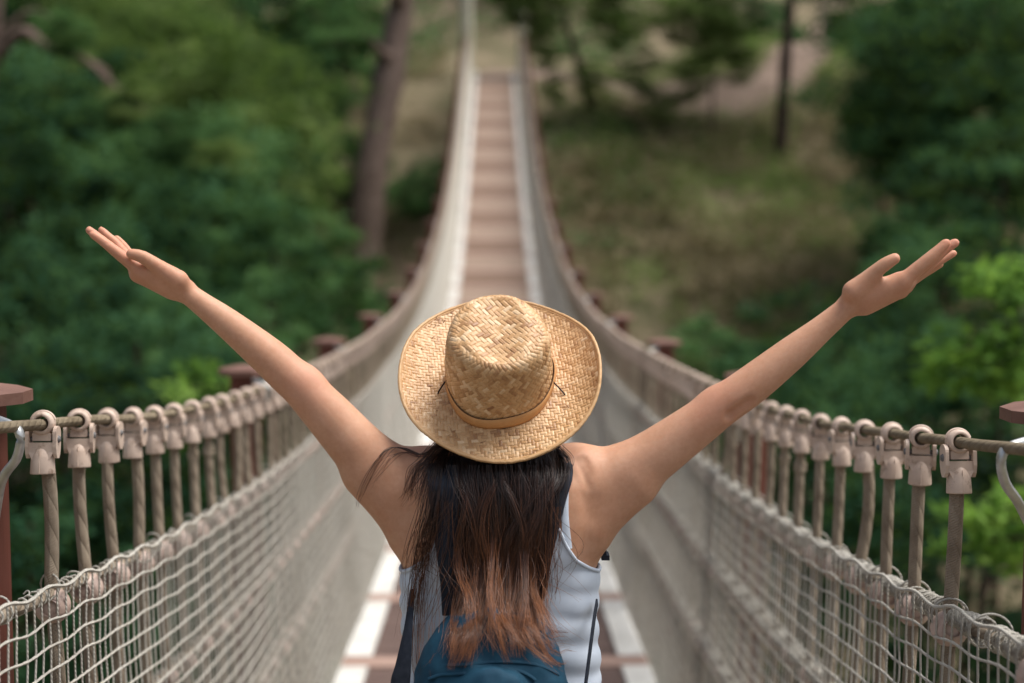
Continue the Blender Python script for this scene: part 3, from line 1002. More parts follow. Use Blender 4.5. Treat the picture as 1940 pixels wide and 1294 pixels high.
# folds of the cloth
Nv = normals(TV, np.concatenate([TQ[:, [0, 1, 2]], TQ[:, [0, 2, 3]]]))
w = TV.copy()
fold = .55 * (vnoise(np.stack([w[:, 0] * 14 + w[:, 2] * 9, w[:, 1] * 10, w[:, 2] * 22 - w[:, 0] * 12], -1), 4) - .5) + .35 * (vnoise(w * np.array([34, 30, 26.]), 5) - .5)
low = np.clip((pz(1030) - TV[:, 2]) / .12, 0, 1)
ss = np.abs(np.sin(TV[:, 2] * 75 + 3 * vnoise(w * 8, 3) + np.abs(w[:, 0] - CXB) * 26)) ** 3
fold = fold - .25 * ss * np.clip((np.abs(w[:, 0] - CXB) - .06) / .05, 0, 1)
TV = TV + Nv * (.0150 * fold * (.25 + .75 * low))[:, None]
xa = np.abs(TV[:, 0] - CXB)
gz = [pz(y) for y in (1600, 1090, 1083, 1066, 1045, 1015, 985, 940, 900, 860)]
gx = [.40, .30, .162, .140, .119, .103, .092, .072, .060, .055]
lim = np.interp(TV[:, 2], np.array(gz), np.array(gx))
g = np.maximum(xa - lim, TV[:, 2] - np.where(TV[:, 1] > 2.29, pz(985) + np.clip(xa / .09, 0, 1) ** 3 * .10, pz(905) + np.clip(xa / .06, 0, 1) ** 2 * .04))
g = np.maximum(g, pz(1415) - TV[:, 2])
tv, tt, rim = clip(TV, TQ, g)
tank_mat, nt_, out_ = mat_new('white_jersey_material'); t = NT(nt_)
pos = t.n('TexCoord').outputs['Object']
sp = t.n('SeparateXYZ'); t.l(pos, sp.inputs[0])
rib = t.math('SINE', t.math('MULTIPLY', sp.outputs[0], 2 * math.pi / .0016))
h_ = t.math('ADD', t.math('MULTIPLY', rib, .3), t.noise(700, 3, .6, pos))
c_ = t.ramp(t.noise(12, 4, .6, pos), [(.3, (.48, .545, .63)), (.7, (.58, .635, .71))])
b_ = t.bsdf(c_, .85, h_, .25, .0007, .2, out_)
M['tank'] = tank_mat
sv, sf = shell(tv, tt, rim, .0018)
tank = link('tank_top', mesh_np('tank_top', sv, sf), M['tank'], person)
Nt = normals(tv, tt)
for c in chains(rim):
    pts = (tv + Nt * .0006)[c]
    k = np.ones(7) / 7
    if len(pts) > 20:
        cl = np.linalg.norm(pts[0] - pts[-1]) < .01
        pad = np.concatenate([pts[-5:-2], pts, pts[2:5]]) if cl else np.concatenate([pts[:1]] * 3 + [pts] + [pts[-1:]] * 3)
        pts = np.stack([np.convolve(pad[:, i], k, 'valid') for i in range(3)], 1)
    hem = MB(); hem.tube(pts[::2], .0033, 8); hem.build('binding', M['tank'], tank)

# trousers and shoes
fj = Field((-.26, 2.10, -1.62), (.28, 2.48, -.68), .006)
fj.loft(tz[7:], [CXB] * 5, tcy[7:], [a + .006 for a in ta[7:]], [b + .006 for b in tb[7:]], .03)
for s in (-1, 1):
    hip = np.array([CXB + s * .078, 2.285, pz(1430)]); kn = np.array([CXB + s * .085, 2.275, -1.19]); an = np.array([CXB + s * .080, 2.295, -1.52])
    fj.cap(hip, kn, .088, .062, .03); fj.cap(kn, an, .063, .052, .02)
JV, JQ = fj.surface(0, 2)
jn = normals(JV, np.concatenate([JQ[:, [0, 1, 2]], JQ[:, [0, 2, 3]]]))
JV = JV + jn * (.008 * (vnoise(JV * np.array([12, 12, 25.]), 6) - .5))[:, None]
jv, jt, jr = clip(JV, JQ, np.maximum(JV[:, 2] - pz(1370), -1.545 - JV[:, 2]))
sv, sf = shell(jv, jt, jr, .003)
M['denim'] = m_plain('denim_material', (.03, .045, .08), (.06, .085, .14), .9, 120, 900, .3, .1)
link('trousers', mesh_np('trousers', sv, sf), M['denim'], person)
M['shoe'] = m_plain('canvas_shoe_material', (.55, .53, .5), (.7, .68, .64), .8, 60, 500, .2, .2)
for s in (-1, 1):
    fs = Field((CXB + s * .085 - .09, 2.16, -1.62), (CXB + s * .085 + .09, 2.54, -1.46), .005)
    an = np.array([CXB + s * .080, 2.295, -1.525])
    fs.cap(an + np.array([0, -.025, -.042]), an + np.array([s * .012, .15, -.054]), .038, .028, .03)
    fs.cap(an + np.array([0, 0, -.03]), an + np.array([0, 0, .012]), .045, .044, .02)
    fs.v = np.maximum(fs.v, (float(deck_z(2.3)) + .003 - fs.ax[2])[None, None, :])
    x, q = fs.surface(0, 1)
    link('shoe', mesh_np('shoe', x, q), M['shoe'], person)

# ------------------------------------------------------------------ straw hat
NB = np.array([0.0, 0.0, 0.0])


def weave(u, v, seed):
    """twill of flat straws: height 0..1 and a tone per straw"""
    i, j = np.floor(u).astype(int), np.floor(v).astype(int)
    fu, fv = u - i, v - j
    over = ((i + j) % 4) < 2
    def hsh(a, b, s):
        x = (a * 73856093 ^ b * 19349663 ^ s * 83492791) & 0xffffffff
        x = ((x ^ (x >> 13)) * 1274126177) & 0xffffffff
        return ((x ^ (x >> 16)) & 0xffff) / 65535.0
    w = np.where(over, fv, fu)                       # across the straw on top
    ln = np.where(over, ((u + j) % 4) / 2, ((v + i - 2) % 4) / 2)      # along it, 0..1 between two dives
    sid = np.where(over, j, i)
    seg = np.where(over, np.floor((u + j) / 4), np.floor((v + i - 2) / 4)).astype(int)
    edge = np.clip(np.minimum(w, 1 - w) / .16, 0, 1)
    dive = np.clip(np.minimum(ln, 1 - ln) / .16, 0, 1)
    skew = hsh(sid, seg, seed + 3)
    h = np.sqrt(edge) * (.30 + .70 * np.sqrt(dive)) + .25 * (skew - .5) + .35 * (w - .5) * (hsh(sid, seg, seed + 5) - .5) * 2
    tone = .5 * hsh(sid, over * 7 + 0 * sid, seed) + .5 * hsh(sid, seg, seed + 1)
    fib = .12 * np.sin(w * 6 * np.pi + 3 * skew)
    return h + fib * edge, tone


hat = empty('straw_hat', tuple(HO))
tag(hat, 'woven golden straw hat with wide curled brim and tan band, worn by the woman', 'hat')
m_, nt_, out_ = mat_new('straw_material'); t = NT(nt_)
at = t.n('Attribute', attribute_name='tone').outputs['Fac']
pos = t.n('TexCoord').outputs['Object']
nn = t.noise(26, 4, .6, pos); n3 = t.noise(420, 3, .6, pos)
f_ = t.math('ADD', t.math('MULTIPLY', at, .62), t.math('ADD', t.math('MULTIPLY', nn, .25), t.math('MULTIPLY', n3, .13)))
c_ = t.ramp(f_, [(.16, (.28, .130, .054)), (.40, (.51, .285, .122)), (.62, (.63, .395, .20)), (.85, (.77, .565, .355))])
t.bsdf(c_, .42, n3, .3, .0006, .45, out_)
M['straw'] = m_
M['trim'] = m_plain('tan_trim_material', (.46, .265, .115), (.61, .38, .185), .45, 60, 500, .2, .4)
M['band'] = m_plain('tan_band_material', (.50, .24, .085), (.60, .31, .12), .5, 30, 600, .2, .35)
M['edge_thread'] = m_plain('brown_thread_material', (.07, .032, .014), (.14, .065, .028), .7, 200, 900, .2, .2)
M['cord_black'] = m_plain('black_cord_material', (.012, .011, .011), (.03, .028, .028), .7, 200, 900, .2, .2)


def hat_w(L): return HO + L[..., 0, None] * HR + L[..., 1, None] * HF + L[..., 2, None] * HN


CA, CB = .0845, .094                        # half axes of the crown at its foot


def brim_pt(ph, q):
    """ph polar angle from the wearer's right, q 0 at the crown, 1 at the rim"""
    c, s = np.cos(ph), np.sin(ph)
    r0 = 1 / np.sqrt((c / CA) ** 2 + (s / CB) ** 2)
    AO = .1690
    BO = np.where(s > 0, .188, .152)
    r1 = 1 / (np.abs(c / AO) ** 2.0 + np.abs(s / BO) ** 2.0) ** (1 / 2.0)
    r = r0 + (r1 - r0) * q
    side = c ** 2
    z = q ** 2.0 * (.026 * side ** 1.2 - .004 * np.clip(-s, 0, 1) ** 2 + .012 * np.clip(s, 0, 1) ** 2) + .010 * side * q
    z = z + .005 * q * np.sin(3 * ph + .7) + .003 * q * np.sin(5 * ph) + .010 * (1 - q) ** 3
    x = r * c * (1 - .05 * side * q ** 3)
    return np.stack([x, r * s, z], -1)


ph = np.linspace(0, 2 * np.pi, 861)[:-1]
q = np.linspace(0, 1, 96)
PH, QQ = np.meshgrid(ph, q, indexing='ij')
L = brim_pt(PH, QQ)
ang = math.radians(8)
st = .0054
uu = (L[..., 0] * math.cos(ang) + L[..., 1] * math.sin(ang)) / st + 200
vv = (-L[..., 0] * math.sin(ang) + L[..., 1] * math.cos(ang)) / st + 200
warp = np.stack([L[..., 0] * 30, L[..., 1] * 30, 0 * L[..., 0]], -1)
uu = uu + .5 * (vnoise(warp, 1) - .5); vv = vv + .5 * (vnoise(warp, 2) - .5)
hh, tone = weave(uu, vv, 11)
ea = np.gradient(L, axis=0); eb = np.gradient(L, axis=1)
ea[0] = L[1] - L[-1]; ea[-1] = L[0] - L[-2]
nn_ = np.cross(eb, ea); nn_ /= np.linalg.norm(nn_, axis=-1)[..., None] + 1e-12
nn_ *= np.sign(nn_[..., 2:3])
fade = np.clip(QQ / .04, 0, 1) * np.clip((1 - QQ) / .04, 0, 1)
Lt = L + nn_ * ((.0018 * (hh - .6) + .0008) * fade)[..., None]
n0, n1_ = L.shape[:2]
idx = np.arange(n0 * n1_).reshape(n0, n1_)
i2 = np.roll(idx, -1, 0)
qd = np.stack([idx[:, :-1], idx[:, 1:], i2[:, 1:], i2[:, :-1]], -1).reshape(-1, 4)
# under side, coarser relief
Lb = L - nn_ * (.0016 - .0006 * (hh - .6) * fade)[..., None] if False else L - nn_ * ((.0016 + .0006 * (hh - .6) * fade))[..., None]
VV = np.concatenate([hat_w(Lt).reshape(-1, 3), hat_w(Lb).reshape(-1, 3)])
mb_ = mesh_np('brim', VV, [qd, qd[:, ::-1] + n0 * n1_], attr={'tone': np.concatenate([tone.ravel(), tone.ravel()])})
brim = link('brim', mb_, M['straw'], hat)
rim_pts = hat_w(brim_pt(np.linspace(0, 2 * np.pi, 260), np.ones(260)))
tr_ = MB(); tr_.tube(rim_pts + rng.normal(0, .0002, rim_pts.shape), .0029, 10, cap=False); tr_.build('brim_trim', M['trim'], hat)
seam_ = MB(); seam_.tube(hat_w(brim_pt(np.linspace(0, 2 * np.pi, 260), np.full(260, .955)) + np.array([0, 0, .0012])), .0011, 6, cap=False)
seam_.build('trim_stitch', M['trim'], hat)

# loose straw ends that have worked out of the weave
fz = MB()
for i in range(70):
    a_, q_ = rng.uniform(0, 6.28), rng.uniform(.12, .97) ** .6
    if i < 22: a_, q_ = rng.normal(math.radians(128), .10), rng.uniform(.80, .96)
    b0 = brim_pt(np.array([a_]), np.array([q_]))[0] + np.array([0, 0, .0012])
    dr = rng.uniform(0, 6.28); l_ = rng.uniform(.004, .012)
    b1 = b0 + np.array([math.cos(dr) * l_, math.sin(dr) * l_, rng.uniform(.0004, .004)])
    fz.tube(hat_w(np.array([b0, (b0 + b1) / 2 + np.array([0, 0, .0006]), b1])), [.0005, .0005, .0002], 4)
tag(fz.build('loose_straw', M['straw'], hat), kind='stuff')

# crown: swept section, telescoped top with a long dent
CH = .138


def crown_pt(ph, s):
    """s 0 foot .. 1 shoulder .. 2 centre of the top"""
    c, sn = np.cos(ph), np.sin(ph)
    sw = np.clip(s, 0, 1)
    a = CA * (1 - .10 * sw ** 1.3); b = CB * (1 - .12 * sw ** 1.3)
    rnd = np.clip((sw - .80) / .20, 0, 1)
    a = a - .013 * rnd ** 2; b = b - .013 * rnd ** 2
    z = CH * (sw - .055 * rnd ** 3) + .004
    q = np.clip(s - 1, 0, 1)                     # towards the middle of the top
    rr = 1 - q
    x = a * c * rr; y = b * sn * rr
    top = q * 0
    xx = np.abs(x) / CA
    ridge = .0035 * np.exp(-((xx - .52) / .16) ** 2) * np.clip(q / .12, 0, 1)
    dent = -.004 * np.exp(-(xx / .26) ** 2) * np.clip(q / .25, 0, 1)
    z = z + ridge + dent * (q > 0)
    # pinch at the front of the top, higher crest at the front than at the back
    z = z + .004 * (y / CB) * np.clip(sw, 0, 1) ** 2
    x = x * (1 - .16 * np.clip(sn, 0, 1) ** 2 * sw ** 2)
    # worn, uneven wall
    wob = .0022 * np.sin(2 * ph + 3 * sw) + .0016 * np.sin(5 * ph - 4 * sw)
    x = x + wob * c * (1 - q); y = y + wob * sn * (1 - q)
    return np.stack([x, y, z], -1)


ph = np.linspace(0, 2 * np.pi, 561)[:-1]
s_ = np.concatenate([np.linspace(0, 1, 130), np.linspace(1, 2, 70)[1:]])
PH, SS = np.meshgrid(ph, s_, indexing='ij')
L = crown_pt(PH, SS)
st = .0068
flat_u, flat_v = L[..., 0] / st, L[..., 1] / st
wall_u, wall_v = (PH - np.pi * 1.5) * .092 / st, SS * CH / st
U = np.where(SS < 1, wall_u, flat_u); Vv = np.where(SS < 1, wall_v, flat_v)
r45 = math.radians(42)
uu = U * math.cos(r45) + Vv * math.sin(r45) + 300; vv = -U * math.sin(r45) + Vv * math.cos(r45) + 300
warp = np.stack([L[..., 0] * 28, L[..., 1] * 28, L[..., 2] * 28], -1)
uu = uu + .5 * (vnoise(warp, 5) - .5); vv = vv + .5 * (vnoise(warp, 6) - .5)
hh, tone = weave(uu, vv, 29)
ea = np.gradient(L, axis=0); eb = np.gradient(L, axis=1)
ea[0] = L[1] - L[-1]; ea[-1] = L[0] - L[-2]
nn_ = np.cross(ea, eb); nn_ /= np.linalg.norm(nn_, axis=-1)[..., None] + 1e-12
fade = np.clip((2 - SS) / .15, 0, 1)
Lt = L + nn_ * (.0017 * (hh - .6) * fade)[..., None]
n0, n1_ = L.shape[:2]
idx = np.arange(n0 * n1_).reshape(n0, n1_); i2 = np.roll(idx, -1, 0)
qd = np.stack([idx[:, :-1], i2[:, :-1], i2[:, 1:], idx[:, 1:]], -1).reshape(-1, 4)
crown = link('crown', mesh_np('crown', hat_w(Lt).reshape(-1, 3), qd, attr={'tone': tone.ravel()}), M['straw'], hat)
# band round the crown's foot
ph = np.linspace(0, 2 * np.pi, 200)
bb = MB()
prof = [(.006, .0022), (.006, .0036), (.0115, .0046), (.017, .0044), (.0235, .0034), (.0245, .0018)]
rows = []
for z_, o_ in prof:
    s0 = (z_) / CH
    b0 = crown_pt(ph, np.full(200, s0)); dirn = np.stack([np.cos(ph), np.sin(ph), 0 * ph], -1)
    rows.append(b0 + dirn * (o_ + .0012 * np.sin(3 * ph + z_ * 60))[:, None])
R_ = np.stack(rows)
m0, m1 = R_.shape[:2]
idx = np.arange(m0 * m1).reshape(m0, m1)
bb.add(hat_w(R_).reshape(-1, 3), np.stack([idx[:-1, :-1], idx[:-1, 1:], idx[1:, 1:], idx[1:, :-1]], -1).reshape(-1, 4))
bb.build('hat_band', M['band'], hat)
eg = MB(); eg.tube(hat_w(R_[-1] + np.array([0, 0, .0004])), .0007, 6, cap=False); eg.build('band_edge', M['edge_thread'], hat)
# chin cords threaded through the brim either side of the crown
for (a0, q0, q1, d0) in ((math.radians(187), .03, .20, .07), (math.radians(-8), .03, .26, -.10)):
    pa = hat_w(crown_pt(np.array([a0]), np.array([.17])) * np.array([1.03, 1.03, 1]))[0]
    pb = hat_w(brim_pt(np.array([a0 + d0]), np.array([q1])) + np.array([0, 0, .0015]))[0]
    pm = (pa + pb) / 2 + HN * .001
    cd = MB(); cd.tube(spline([pa, pm, pb, pb - HN * .01], 16), .0013, 6); cd.build('chin_cord', M['cord_black'], hat)

# ------------------------------------------------------------------ backpack
pack = empty('backpack', tuple(P(930, 1700, 2.10)))
tag(pack, 'dark teal backpack with black shoulder straps on the back of the woman', 'backpack')
M['pack'] = m_plain('teal_canvas_material', (.0035, .030, .058), (.007, .050, .086), .75, 40, 1200, .35, .25, 5, .0008)
M['strap'] = m_plain('black_webbing_material', (.013, .017, .026), (.030, .036, .050), .75, 90, 900, .3, .2)
ct = float(P(932, 1300, 2.1)[0])
fp = Field((ct - .19, 1.97, -1.10), (ct + .19, 2.22, -.52), .004)
zt_ = float(P(932, 1146, 2.12)[2])
prof = [(0, .004), (.006, .045), (.016, .064), (.035, .084), (.065, .102), (.10, .113), (.15, .119), (.25, .125), (.36, .128), (.40, .125), (.415, .112)]
sl, X, Y, Z = fp.sub((ct - .19, 1.97, -1.10), (ct + .19, 2.22, -.52))
z_ = Z[0, 0]
A = np.interp(zt_ - z_, [p[0] for p in prof], [p[1] for p in prof]).astype(np.float32)[None, None]
dep = np.interp(zt_ - z_, [0, .03, .10, .25, .38, .42], [.034, .052, .070, .080, .078, .060]).astype(np.float32)[None, None]
yc = 2.175 - dep
qv = (np.abs((X - ct) / A) ** 2.8 + np.abs((Y - yc) / dep) ** 2.8) ** (1 / 2.8)
dd = np.maximum((qv - 1) * np.minimum(A, dep), np.maximum(Z - zt_, (zt_ - .42) - Z))
fp.join(sl, dd.astype(np.float32), .012)
# front pocket
cz = float(P(932, 1272, 2.03)[2])
fp.ell((ct, 2.035, cz - .15), (.092, .040, .155), None, .012)
PV, PQ = fp.surface(0, 2)
pn = normals(PV, np.concatenate([PQ[:, [0, 1, 2]], PQ[:, [0, 2, 3]]]))
PV = PV + pn * (.008 * (vnoise(PV * np.array([20, 20, 34.]), 12) - .5) + .004 * (vnoise(PV * 60, 13) - .5))[:, None]
bag = link('bag', mesh_np('bag', PV, PQ), M['pack'], pack)


def field_y(f, x, z, iso=0.0, default=2.2):
    """first surface met looking along +y at (x,z)"""
    i = int(np.clip(round((x - f.lo[0]) / f.h), 0, f.n[0] - 1)); k = int(np.clip(round((z - f.lo[2]) / f.h), 0, f.n[2] - 1))
    c = f.v[i, :, k] < iso
    if not c.any(): return None
    return f.lo[1] + f.h * int(np.argmax(c))


# seam pipings on the front of the pack
def on_pack(px, py, off=.002):
    Yg = 2.05
    for _ in range(6):
        p = P(px, py, Yg); y = field_y(fp, p[0], p[2])
        if y is None: return P(px, py, 2.14)
        Yg = y - off
    return P(px, py, Yg)


for key in ([(783, 1280), (800, 1266), (830, 1259), (870, 1262), (905, 1257), (950, 1253), (1000, 1255), (1040, 1266), (1070, 1287)],
            [(806, 1291), (822, 1281), (850, 1276), (880, 1279), (912, 1270), (950, 1266), (985, 1270), (1008, 1283), (1018, 1293)]):
    pts = np.array([on_pack(x, y) for x, y in spline([(x, y) for x, y in key], 60)])
    kk = np.ones(15) / 15
    pts = np.stack([np.convolve(np.concatenate([[pts[0, c]] * 7, pts[:, c], [pts[-1, c]] * 7]), kk, 'valid') for c in range(3)], 1)[2:-2]
    z = MB(); z.tube(pts, .0030, 8); z.build('piping', M['pack'], bag)


def back_y(x, z): return field_y(fld, x, z)


def ribbon(name, pts, nrm, width, th, mat, parent):
    pts = np.asarray(pts, float); nrm = np.asarray(nrm, float)
    t_ = np.gradient(pts, axis=0); t_ /= np.linalg.norm(t_, axis=1)[:, None] + 1e-12
    sd = np.cross(t_, nrm); sd /= np.linalg.norm(sd, axis=1)[:, None] + 1e-12
    nm = np.cross(sd, t_)
    width = np.broadcast_to(width, (len(pts),))
    ring = []
    for a_, b_ in ((-1, -.5), (-.92, -1), (.92, -1), (1, -.5), (1, .5), (.92, 1), (-.92, 1), (-1, .5)):
        ring.append(pts + sd * (width * .5 * a_)[:, None] + nm * (th * .5 * b_))
    Rg = np.stack(ring, 1)
    m, n = Rg.shape[:2]
    idx = np.arange(m * n).reshape(m, n); j2 = np.roll(idx, -1, 1)
    qd = np.stack([idx[:-1], j2[:-1], j2[1:], idx[1:]], -1).reshape(-1, 4)
    b = MB(); b.add(Rg.reshape(-1, 3), qd)
    for e, fl in ((0, 0), (m - 1, 1)):
        r_ = Rg[e] if fl else Rg[e][::-1]
        b.add(r_, T=[[0, i, i + 1] for i in range(1, n - 1)])
    return b.build(name, mat, parent)


def on_back(px, py, off):
    Yg = 2.18
    for _ in range(6):
        p = P(px, py, Yg); y = back_y(p[0], p[2])
        if y is None: return P(px, py, 2.26)
        Yg = y - off
    return P(px, py, Yg)


def strap(keys, over):
    k = np.array([on_back(x, y, .010) for x, y, w in keys])
    wd = np.array([w for x, y, w in keys]) / S
    k = np.concatenate([k, over]); wd = np.concatenate([wd, [wd[-1]] * len(over)])
    pts = spline(np.concatenate([k, wd[:, None]], 1), 70)
    wd = pts[:, 3]; pts = pts[:, :3]
    # normals: away from the trunk's axis
    c = np.stack([np.full(70, CXB) + (pts[:, 0] - CXB) * .75, np.full(70, 2.275), np.minimum(pts[:, 2] - .02, pz(940))], -1)
    nm = pts - c; nm[:, 0] *= .25
    nm /= np.linalg.norm(nm, axis=1)[:, None]
    ribbon('shoulder_strap', pts, nm, wd, .007, M['strap'], pack)


for s in (-1, 1):
    shx = 836 if s < 0 else 1054
    top = P(shx, 868, 2.255) + np.array([0, 0, .004])
    over = [top, top + np.array([s * .002, .045, -.012]), top + np.array([s * .004, .085, -.06]), top + np.array([s * .008, .112, -.14]), top + np.array([s * .022, .112, -.22]), top + np.array([s * .040, .06, -.28])]
    if s < 0: strap([(858, 1165, 40), (857, 1110, 44), (852, 1050, 48), (846, 1000, 50), (842, 950, 54), (840, 905, 58)], over)
    else: strap([(1004, 1165, 40), (1012, 1110, 46), (1019, 1065, 48), (1032, 1000, 52), (1046, 940, 54), (1058, 897, 54)], over)
# lower adjustment straps that show beside the waist, with their buckles
wL = [P(782, 1098, 2.245), P(779, 1140, 2.205), P(772, 1200, 2.170), P(764, 1260, 2.150), P(757, 1310, 2.140), P(760, 1400, 2.13), P(800, 1480, 2.12)]
ribbon('lower_strap', spline(wL, 40), np.tile([-.55, -.8, 0.1], (40, 1)), np.interp(np.linspace(0, 1, 40), [0, .3, .6, 1], [.006, .016, .036, .034]), .003, M['strap'], pack)
wR = [P(1131, 1140, 2.235), P(1126, 1170, 2.20), P(1120, 1215, 2.175), P(1113, 1270, 2.16), P(1108, 1310, 2.15), P(1100, 1400, 2.13), P(1075, 1480, 2.12)]
ribbon('lower_strap', spline(wR, 40), np.tile([.95, -.3, 0.0], (40, 1)), np.interp(np.linspace(0, 1, 40), [0, 1], [.012, .014]), .003, M['strap'], pack)
for (px_, py_, s) in ((757, 1026, -1), (1146, 1053, 1)):
    b = MB(); c = P(px_, py_, 2.30)
    b.box(c, (.0065, .016, .004)); b.box(c + np.array([-s * .002, 0, .010]), (.0035, .014, .009)); b.build('strap_buckle', M['strap'], pack, smooth=False)
# thin under-strap beside the right armhole
pts = np.array([on_back(x, y, .0025) for x, y in spline([(1072, 905), (1070, 940), (1070, 975), (1073, 1010), (1077, 1040)], 24)])
pts[:, 1] = np.convolve(np.concatenate([[pts[0, 1]] * 3, pts[:, 1], [pts[-1, 1]] * 3]), np.ones(7) / 7, 'valid')
ribbon('under_strap', pts, np.tile([.3, -.95, .1], (24, 1)), .0125, .002, M['tank'], tank)

# ------------------------------------------------------------------ hair
m_, nt_, out_ = mat_new('hair_material'); t = NT(nt_)
a_len = t.n('Attribute', attribute_name='along').outputs['Fac']
a_rnd = t.n('Attribute', attribute_name='strand').outputs['Fac']
k_ = t.math('ADD', a_len, t.math('MULTIPLY', t.math('SUBTRACT', a_rnd, .5), .55))
c_ = t.ramp(k_, [(-.0, (.014, .008, .0065)), (.32, (.040, .0185, .0125)), (.62, (.088, .034, .017)), (.86, (.185, .066, .026)), (1, (.28, .108, .042))])
t.bsdf(c_, .36, None, spec=.55, out=out_)
M['hair'] = m_
HV, HQ, HL, HS_ = [], [], [], []
hn = 0


def surf_off(x, z):
    c = [v for v in (field_y(fld, x, z), field_y(fp, x, z)) if v is not None]
    return min(c) if c else 2.26


def ymap(f):
    ins = f.v < 0
    return np.where(ins.any(1), f.lo[1] + f.h * ins.argmax(1), 9.0)


YM = [(fld, ymap(fld)), (fp, ymap(fp))]


def sample_y(p):
    r = np.full(len(p), 9.0)
    for f, m in YM:
        i = np.clip(np.round((p[:, 0] - f.lo[0]) / f.h).astype(int), 0, f.n[0] - 1); k = np.clip(np.round((p[:, 2] - f.lo[2]) / f.h).astype(int), 0, f.n[2] - 1)
        ok = (p[:, 2] > f.lo[2]) & (p[:, 2] < f.lo[2] + f.h * f.n[2]) & (p[:, 0] > f.lo[0]) & (p[:, 0] < f.lo[0] + f.h * f.n[0])
        r = np.minimum(r, np.where(ok, m[i, k], 9.0))
    return r


def lock(keys, n, spread0, spread1, r=.00042, a0=0., a1=1., curl=.004, lay=.012, free=False, seed=0, steps=26, flat=.5, root=True, hue=0.):
    """keys: (px, py, extra distance in front of the back); a lock of n strands fanned round that guide"""
    global hn
    R = np.random.default_rng(seed)
    G = []
    if root:
        x0 = keys[0][0]
        lt = np.clip((x0 - 945) / S * .9, -.080, .080)
        G = [HC - .045 * HF + .005 * HN + HR * lt * .9, HC - .074 * HF - .030 * HN + HR * lt]
        keys = keys[1:]
    for (x, y, e) in keys:
        Yg = 2.16
        for _ in range(4):
            p = P(x, y, Yg); Yg = (surf_off(p[0], p[2]) - lay - e) if not free else 2.24 - e
        G.append(P(x, y, Yg))
    G = spline(G, steps)
    tt_ = np.linspace(0, 1, steps)
    for i in range(n):
        o0 = R.normal(0, 1, 2) * spread0; o1 = R.normal(0, 1, 2) * spread1
        ln = 1 - .30 * R.random() ** 2
        tl = tt_ * ln
        g = np.stack([np.interp(tl, tt_, G[:, c]) for c in range(3)], 1)
        ox = o0[0] + (o1[0] - o0[0]) * tl ** 1.3; oy = o0[1] + (o1[1] - o0[1]) * tl
        f1, p1, f2, p2 = R.uniform(.6, 1.6), R.uniform(0, 6.3), R.uniform(1.5, 3.2), R.uniform(0, 6.3)
        ox = ox + curl * np.sin(2 * np.pi * f1 * tl + p1) * tl ** .7 + curl * .4 * np.sin(2 * np.pi * f2 * tl + p2) * tl
        oy = oy + curl * .6 * np.sin(2 * np.pi * f1 * tl + p1 + 1.2) * tl
        pts = g + np.stack([ox, oy * flat, 0 * ox], 1)
        ly = lay * R.uniform(.15, 1.0)
        for _ in range(2):
            k0_ = 5 if root else 0
            ys = sample_y(pts) - ly
            y2 = np.minimum(pts[:, 1], ys); y2[:k0_] = pts[:k0_, 1]
            pd = np.concatenate([[y2[0]] * 2, y2, [y2[-1]] * 2])
            pts[:, 1] = np.minimum(np.convolve(pd, np.ones(5) / 5, 'valid'), np.where(np.arange(len(pts)) < k0_, 9, ys + ly * .7))
        rr = r * (1 - .75 * tt_ ** 4) * R.uniform(.75, 1.3)
        tg = np.gradient(pts, axis=0); tg /= np.linalg.norm(tg, axis=1)[:, None] + 1e-9
        a_ = np.cross(tg, [0, 1.0, .2]); a_ /= np.linalg.norm(a_, axis=1)[:, None] + 1e-9
        b2 = np.cross(tg, a_)
        an_ = np.array([0, 2.1, 4.2])
        ring = pts[:, None] + rr[:, None, None] * (a_[:, None] * np.cos(an_)[None, :, None] + b2[:, None] * np.sin(an_)[None, :, None])
        m = len(pts)
        idx = hn + np.arange(m * 3).reshape(m, 3); j2 = np.roll(idx, -1, 1)
        HV.append(ring.reshape(-1, 3)); HQ.append(np.stack([idx[:-1], j2[:-1], j2[1:], idx[1:]], -1).reshape(-1, 4))
        HL.append(np.repeat(np.clip((pz(885) - pts[:, 2]) / (pz(885) - pz(1215)), -.1, 1.1) + hue + R.normal(0, .05), 3)); HS_.append(np.full(m * 3, R.random()))
        hn += m * 3


RT = .035   # roots lie on the back of the head, under the brim
# the main mass down the middle
mass = [
    ([(868, 800, .03), (888, 890, .020), (896, 980, .010), (896, 1060, .006), (876, 1130, .006), (866, 1185, .008), (852, 1215, .006)], 42, .006, .007),
    ([(880, 800, .03), (888, 890, .022), (900, 980, .012), (902, 1060, .010), (893, 1130, .010), (884, 1200, .010), (878, 1243, .008)], 230, .009, .006),
    ([(896, 800, .03), (908, 890, .024), (922, 980, .013), (922, 1060, .011), (914, 1130, .012), (900, 1200, .012), (886, 1246, .010)], 230, .010, .006),
    ([(920, 800, .03), (932, 890, .025), (938, 980, .014), (936, 1060, .012), (934, 1130, .012), (938, 1190, .012), (946, 1236, .010)], 170, .010, .006),
    ([(948, 800, .03), (954, 890, .025), (952, 980, .014), (952, 1060, .012), (962, 1130, .012), (988, 1190, .010), (1014, 1224, .008)], 220, .010, .007),
    ([(972, 800, .03), (984, 890, .024), (982, 980, .013), (976, 1060, .010), (985, 1130, .010), (1014, 1185, .008), (1062, 1212, .006)], 210, .009, .007),
    ([(996, 800, .03), (1010, 890, .022), (1008, 980, .012), (998, 1060, .010), (1000, 1130, .008), (1008, 1180, .008), (1022, 1220, .006)], 190, .009, .008),
    ([(1018, 800, .03), (1034, 890, .018), (1030, 970, .010), (1016, 1050, .008), (1010, 1120, .006), (1010, 1170, .006), (1018, 1202, .006)], 48, .006, .008),
]
